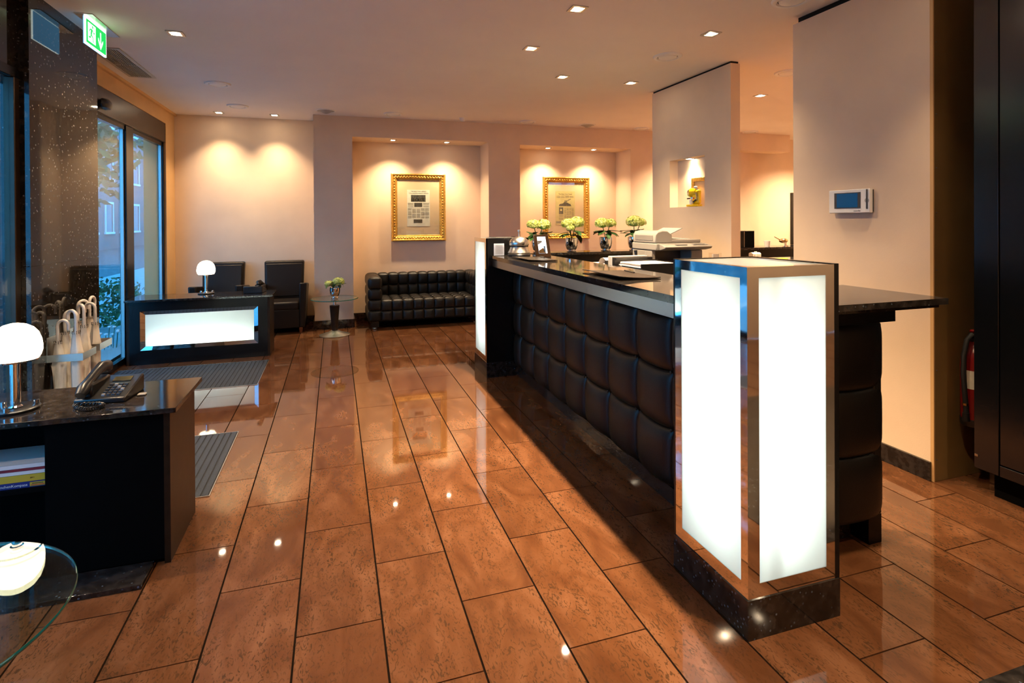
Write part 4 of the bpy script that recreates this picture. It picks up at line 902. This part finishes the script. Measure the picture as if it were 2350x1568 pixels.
# ------------------------------------------------------------------ entrance mats
def mat_(x0, x1, y0, y1, label):
    t = thing('entrance_mat', label, 'floor mat', ((x0+x1)/2, (y0+y1)/2, 0), 'ribbed entrance mats')
    B('frame', 'alu', t, (x0, x1, y0, y0+.004, 0, .005), (x0, x1, y1-.004, y1, 0, .005), (x1-.004, x1, y0+.004, y1-.004, 0, .005)); B('backing', 'rubber', t, x0, x1-.004, y0+.004, y1-.004, .0003, .0022)
    p = .038; n = int((x1-x0-.008)/p); rm = MB().box(-.0148, .0148, y0+.006, y1-.006, .0022, .0055).mesh('rib'); rm.materials.append(M['mat'])
    for i in range(n): put('rib', rm, t, (x1-.006-p*(i+.5), 0, 0)).location.y = -(y0+y1)/2
mat_(-2.05, -.675, 5.46, 6.40, 'dark ribbed entrance mat in front of the glowing desk')
mat_(-2.05, -.650, 3.32, 4.28, 'dark ribbed entrance mat behind the near desk')
# ------------------------------------------------------------------ framed newspapers
def frame(x0, x1, z0, z1, yw, label, style):
    cx, cz = (x0+x1)/2, (z0+z1)/2; t = thing('framed_newspaper', label, 'picture frame', (cx, yw, cz), 'gilded newspaper frames')
    prof = [(0, .0), (0, .050), (.012, .060), (.022, .058), (.030, .046), (.045, .040), (.060, .044), (.068, .036), (.072, .026), (.084, .024), (.092, .012), (.092, .0)]
    def corner(i, w_, d): 
        xx = (x0+w_, x1-w_, x1-w_, x0+w_)[i]; zz = (z0+w_, z0+w_, z1-w_, z1-w_)[i]; return (xx, yw-d, zz)
    for i in range(4):
        m = MB(); vs = []; j = (i+1) % 4
        for w_, d in prof: vs += [corner(i, w_, d), corner(j, w_, d)]
        sd = m.add(vs, [(2*k, 2*k+1, 2*k+3, 2*k+2) for k in range(len(prof)-1)]).build('frame_side', 'gold', t, fix=False)
        a = Vector(corner(i, .046, .044)); b = Vector(corner(j, .046, .044)); L = (b-a).length; n = int(L/.042); orn = MB()
        for k in range(n):
            c = a+(b-a)*(k+.5)/n; orn.ell(c, .016 if i % 2 == 0 else .012, .010, .012 if i % 2 == 0 else .016, 7, 5)
        o = orn.build('carved_ornament', 'gold', sd, True); o['kind'] = 'stuff'
    B('mount_board', 'board', t, x0+.085, x1-.085, yw-.012, yw-.002, z0+.085, z1-.085)
    B('glass_pane', 'glass', t, x0+.088, x1-.088, yw-.020, yw-.0175, z0+.088, z1-.088)
    yp = yw-.0155; W_, H_ = .345, .555
    pcx, pcz = (cx+.0, cz-.01) if style == 1 else (cx-.015, cz-.0)
    nm_ = 'news' if style == 1 else 'news2'
    sheet = B('newspaper_sheet', nm_, t, pcx-W_/2, pcx+W_/2, yp, yp+.002, pcz-H_/2, pcz+H_/2)
    yq = yp-.0006; R90 = (pi/2, 0, 0)
    def rect(name, mat, u0, u1, v0, v1): B(name, mat, t, pcx-W_/2+W_*u0, pcx-W_/2+W_*u1, yq, yq+.0005, pcz+H_/2-H_*v1, pcz+H_/2-H_*v0)
    T_ = lambda body, s, v, sx=1., mat='ink': text('printed_title', body, s, mat, t, (pcx, yq, pcz+H_/2-H_*v), R90, ext=.0003, sx=sx)
    def col(u0, u1, v0, v1, n): 
        for i in range(n): 
            if (i*7+int(u0*50)) % 9: rect('printed_line', 'inkl', u0, u1-.004*((i*5) % 4), v0+(v1-v0)*i/n, v0+(v1-v0)*(i+.42)/n)
    if style == 1:
        T_('THE NEW YORK HERALD', .024, .045, .85); T_('WORLD PEACE PACT SIGNED AT VERSAILLES', .018, .095, .82)
        rect('printed_photo', 'photo', .17, .81, .14, .325); rect('printed_photo', 'photo', .31, .66, .355, .47); rect('printed_photo', 'photo', .28, .66, .81, .91)
        for k in range(5): col(.03+.19*k, .03+.19*k+.17, .50, .79, 20)
        col(.70, .97, .36, .48, 8); col(.03, .28, .36, .48, 8); rect('printed_rule', 'ink', .69, .97, .655, .662); T_('~ - - - - - - - ~', .016, .955, 1.)
        for k in range(8): rect('printed_figure', 'paper', .19+.075*k, .215+.075*k, .22+.01*(k % 3), .315)
    else:
        T_('The New York Times', .027, .085, 1.); 
        for k in range(4): col(.05+.225*k, .05+.225*k+.20, .13, .20, 5)
        rect('printed_rule', 'inkl', .17, .82, .44, .446)
        ship = [(.18, .41), (.22, .38), (.40, .36), (.42, .33), (.46, .33), (.465, .27), (.495, .27), (.50, .33), (.53, .33), (.535, .27), (.565, .27), (.57, .34), (.62, .34), (.70, .37), (.76, .38), (.80, .42), (.80, .44), (.18, .44)]
        MB().add([(pcx-W_/2+W_*u, yq, pcz+H_/2-H_*v) for u, v in ship], [tuple(range(len(ship)))]).build('printed_ship', 'photo', t, fix=False)
        MB().add([(pcx-W_/2+W_*u, yq, pcz+H_/2-H_*v) for u, v in [(.57, .30), (.65, .25), (.80, .22), (.80, .24), (.68, .27), (.585, .31)]], [tuple(range(6))]).build('printed_smoke', 'inkl', t, fix=False)
        rect('printed_photo', 'photo', .17, .39, .48, .68); MB().lathe([(.0001, 0), (.018, 0)], 14).xf(Matrix.Translation((pcx-W_/2+W_*.28, yq-.0003, pcz+H_/2-H_*.56)) @ Matrix.Rotation(pi/2, 4, 'X')).build('printed_figure', nm_, t, fix=False)
        for k in range(4): col(.44+.13*k, .44+.13*k+.115, .50, .82, 20)
        col(.17, .40, .70, .86, 9); rect('printed_photo', 'inkl', .02, .42, .89, .96); rect('printed_photo', 'inkl', .58, .95, .89, .96)
    return t
frame(.808, 1.628, 1.166, 2.186, YA-.002, 'gilded frame with a grey newspaper page above the sofa', 1)
frame(3.245, 4.065, 1.160, 2.180, YA-.002, 'gilded frame with a yellowed newspaper page behind the flowers', 2)

# ------------------------------------------------------------------ display niche contents
t = thing('small_frame', 'small gilded frame leaning inside the display niche', 'picture frame', (3.545, 4.75, 1.60))
B('frame_side', 'gold', t, 3.545, 3.570, 4.905, 4.945, 1.602, 1.90, bevel=.004); B('frame_side', 'gold', t, 3.545, 3.570, 4.625, 4.905, 1.86, 1.90, bevel=.004); B('backing', 'board', t, 3.560, 3.568, 4.625, 4.905, 1.604, 1.86)
B('card', 'news', t, 3.556, 3.559, 4.625, 4.705, 1.602, 1.735)
for i in range(5): B('printed_line', 'inkl', t, 3.5552, 3.556, 4.632, 4.70-.01*(i % 3), 1.63+.018*i, 1.636+.018*i)
mx_, my_, mz_ = 3.508, 4.825, 1.602
t = thing('espresso_machine', 'small yellow retro espresso machine in the display niche', 'espresso machine', (mx_, my_, mz_))
B('base', 'yellow', t, mx_-.035, mx_+.03, my_-.06, my_+.085, mz_, mz_+.016, bevel=.006, seg=3)
B('body', 'yellow', t, mx_-.028, mx_+.026, my_-.06, my_+.02, mz_+.016, mz_+.125, bevel=.018, seg=3)
MB().tube([(mx_, my_-.02, mz_+.105), (mx_, my_+.05, mz_+.105)], [.034, .036], 18).build('boiler', 'yellow', t, True); MB().tube([(mx_, my_+.05, mz_+.105), (mx_, my_+.075, mz_+.103), (mx_, my_+.082, mz_+.103)], [.034, .030, .012], 18).build('group_head', 'chrome', t, True)
MB().tube([(mx_, my_+.045, mz_+.072), (mx_, my_+.045, mz_+.060)], .014, 12).build('portafilter', 'chrome', t, True); MB().tube([(mx_, my_+.04, mz_+.064), (mx_-.02, my_+.085, mz_+.062)], .005, 8).build('portafilter_handle', 'blackp', t, True)
MB().lathe([(.0001, 0), (.014, 0), (.019, .036), (.017, .036)], 16, (mx_-.004, my_+.050, mz_+.017)).build('cup', 'white', t, True)
MB().tube([(mx_-.028, my_-.02, mz_+.10), (mx_-.040, my_-.045, mz_+.10), (mx_-.040, my_-.05, mz_+.05)], .005, 8).build('steam_arm', 'chrome', t, True); MB().tube([(mx_-.032, my_-.045, mz_+.055), (mx_-.036, my_-.0, mz_+.032)], .006, 8).build('lever', 'blackp', t, True); MB().ell((mx_-.034, my_+.0, mz_+.032), .008, .010, .010, 10, 6).build('lever_knob', 'chrome', t, True)
B('badge', 'redprint', t, mx_-.0295, mx_-.0278, my_-.015, my_+.005, mz_+.058, mz_+.068)
MB().lathe([(.0001, .125), (.017, .125), (.018, .150), (.010, .154), (.0001, .154)], 14, (mx_, my_-.005, mz_)).build('lid', 'white', t, True)

for ch in t.children: ch.scale = (.85, 1.35, 1.35)

# ------------------------------------------------------------------ touch controller
t = thing('touch_controller', 'white wall-mounted touch controller with blue screen on the wall stub', 'control panel', (3.155, 2.72, 1.58))
B('wall_mount', 'dgrey', t, 3.155, 3.17, 2.58, 2.84, 1.515, 1.650); B('housing', 'white', t, 3.128, 3.155, 2.574, 2.868, 1.506, 1.655, bevel=.004)
B('screen_bezel', 'dgrey', t, 3.126, 3.1282, 2.635, 2.825, 1.535, 1.636); B('screen', 'screen', t, 3.1248, 3.1262, 2.655, 2.806, 1.541, 1.630)
B('pen', 'dgrey', t, 3.121, 3.1285, 2.586, 2.594, 1.530, 1.652, bevel=.002); MB().tube([(3.128, 2.592, 1.582), (3.125, 2.592, 1.582)], .014, 20).build('pen_clip', 'grey', t, True, ang=40)
text('print', 'controller', .012, 'ink', t, (3.1275, 2.66, 1.519), Matrix(((0, 0, -1), (-1, 0, 0), (0, 1, 0))).to_euler())

# ------------------------------------------------------------------ fire extinguisher and tall black cabinet
exx, exy = 3.376, 2.150
t = thing('fire_extinguisher', 'red fire extinguisher with black hose behind the tall black cabinet', 'fire extinguisher', (exx, exy, .32))
MB().lathe([(.0001, .345), (.056, .345), (.062, .36), (.062, .66), (.054, .72), (.030, .755), (.022, .765), (.022, .785), (.0001, .785)], 28, (exx, exy, 0)).build('cylinder', 'red', t, True, ang=50)
MB().lathe([(.0001, .32), (.060, .32), (.064, .33), (.064, .36), (.0001, .36)], 28, (exx, exy, 0)).build('foot_ring', 'blackp', t, True, ang=50)
MB().lathe([(.0628, .53), (.0628, .63)], 14, (exx, exy, 0), pi*1.0, pi*1.6).build('label', 'news', t, True)
B('valve', 'blackp', t, exx-.02, exx+.02, exy-.02, exy+.02, .785, .83, bevel=.006); B('lever', 'red', t, exx-.02, exx+.09, exy-.012, exy+.012, .835, .850, bevel=.004)
MB().tube([(exx, exy-.0, .80), (exx-.035, exy-.01, .825), (exx-.070, exy-.01, .80), (exx-.095, exy-.01, .72), (exx-.099, exy-.01, .62), (exx-.090, exy-.01, .52), (exx-.080, exy-.01, .44), (exx-.078, exy-.01, .38)], .0125, 10).build('hose', 'rubber', t, True)
MB().tube([(exx-.080, exy-.01, .40), (exx-.078, exy-.01, .355)], [.016, .018], 12).build('nozzle', 'blackp', t, True); MB().tube([(exx-.082, exy-.01, .455), (exx-.081, exy-.01, .442)], .0145, 12).build('hose_band', 'brass', t, True)
B('wall_bracket', 'blackp', t, exx+.0, exx+.05, exy+.058, 2.222, .60, .66)
t = thing('tall_cabinet', 'tall black cabinet with sheen of blue daylight at the right edge', 'cabinet', (3.6, 1.3, 0))
B('body', 'cabblack', t, 3.265, 3.90, .50, 2.066, .138, 2.72); B('plinth', 'blackm', t, 3.31, 3.85, .55, 2.01, 0, .138)
for y0, y1 in ((1.955, 2.07), (.5, .59)): B('stile', 'cabblack', t, 3.250, 3.265, y0, y1, .138, 2.72, bevel=.002)
B('door', 'cabblack', t, 3.253, 3.265, .594, 1.950, .198, 2.66, bevel=.002); B('rail', 'cabblack', t, 3.250, 3.265, .594, 1.950, .138, .193, bevel=.002); B('rail', 'cabblack', t, 3.250, 3.265, .594, 1.950, 2.665, 2.72, bevel=.002)
B('hinge', 'steel', t, 3.247, 3.252, 2.05, 2.066, .20, .212)

# ------------------------------------------------------------------ back room
t = thing('bar_counter', 'black bar counter in the room behind the reception', 'counter', (6.9, 7.75, 0))
B('top', 'granite', t, 5.9, 8.3, 7.45, 7.98, .965, 1.0); B('front_panel', 'black', t, 5.95, 8.3, 7.50, 7.53, 0, .965); B('carcass', 'blackm', t, 5.95, 8.3, 7.53, 7.98, 0, .965)
t = thing('coffee_grinder_cabinet', 'small black cabinet standing on the bar counter beside the partition edge', 'cabinet', (6.48, 7.65, 1.0)); B('body', 'black', t, 6.20, 6.615, 7.52, 7.80, 1.0005, 1.275, bevel=.004); B('door', 'blackm', t, 6.43, 6.60, 7.512, 7.52, 1.01, 1.265); B('hinge_strip', 'steel', t, 6.405, 6.412, 7.515, 7.521, 1.01, 1.265)
tag(MB().lathe([(.0001, 0), (.042, 0), (.055, .10), (.051, .10), (.040, .006), (.0001, .006)], 20, (6.95, 7.6, 1.0005)).build('paper_cup', 'white', None, True), 'white cup standing alone on the bar counter', 'cup')
t = thing('sink_mixer', 'small chrome and brass mixer tap at the right end of the visible bar', 'tap', (7.28, 7.55, 1.0)); MB().lathe([(.0001, 0), (.05, 0), (.05, .012), (.022, .02), (.022, .07)], 16, (7.28, 7.55, 1.0)).build('base', 'chrome', t, True); MB().ell((7.24, 7.55, 1.10), .085, .055, .040, 16, 8).build('body', 'brass', t, True); MB().tube([(7.18, 7.55, 1.11), (7.05, 7.55, 1.17)], [.010, .006], 8).build('lever', 'brass', t, True)
tag(B('wall_panel', 'black', None, 8.0, 8.4, 8.14, 8.178, 1.0, 1.95), 'tall dark panel on the far wall next to the right wall stub', 'panel')
t = thing('side_board', 'low dark sideboard behind the bright pillar in the back room', 'cabinet', (4.6, 5.2, 0)); B('body', 'black', t, 4.15, 5.4, 5.0, 5.4, .06, .985); B('plinth', 'blackm', t, 4.2, 5.35, 5.03, 5.37, 0, .06); B('top', 'granite', t, 4.13, 5.42, 4.98, 5.42, .985, 1.005)
t = thing('milk_carton', 'white carton with red print on the sideboard just above the bright pillar', 'carton', (4.46, 5.05, 1.005)); B('body', 'white', t, 4.405, 4.515, 5.03, 5.10, 1.0052, 1.085, bevel=.003)
MB().prism([(5.03, 1.085), (5.10, 1.085), (5.075, 1.098), (5.055, 1.098)], 'x', 4.405, 4.515).build('gable', 'white', t); MB().lathe([(.014, 1.092), (.014, 1.108), (.0001, 1.108)], 14, (4.468, 5.062, 0)).build('cap', 'white', t, True)
MB().add([(4.415, 5.029, 1.08), (4.428, 5.029, 1.055), (4.44, 5.029, 1.08), (4.428, 5.029, 1.065)], [(0, 1, 2, 3)]).build('emblem', 'redprint', t); B('printed_line', 'redprint', t, 4.412, 4.44, 5.0285, 5.0298, 1.025, 1.033)
for i in range(3): B('printed_line', 'inkl', t, 4.455, 4.508, 5.0285, 5.0298, 1.04+.014*i, 1.043+.014*i)
ycl = MB().ell((4.83, 5.06, 1.0165), .075, .04, .011, 20, 10)
ycl.v = [(x+.006*sin(90*y), y+.006*sin(70*x), max(1.0055, z+.004*sin(80*x)*cos(60*y))) for x, y, z in ycl.v]
tag(ycl.build('yellow_cloth', 'yellow', None, True), 'crumpled yellow cloth on the sideboard beside the carton', 'cloth')
t = thing('wall_television', 'flat television on the inner wall of the back room', 'television', (5.78, 3.24, 2.62)); B('housing', 'blackp', t, 5.38, 6.18, 3.215, 3.255, 2.37, 2.86, bevel=.004); B('screen', 'tv', t, 5.41, 6.15, 3.2552, 3.258, 2.40, 2.83)
MB().lathe([(.0001, 0), (.12, 0)], 20).xf(Matrix.Translation((5.85, 3.2590, 2.52)) @ Matrix.Rotation(-pi/2, 4, 'X')).build('screen_image', 'tvd', t, fix=False)
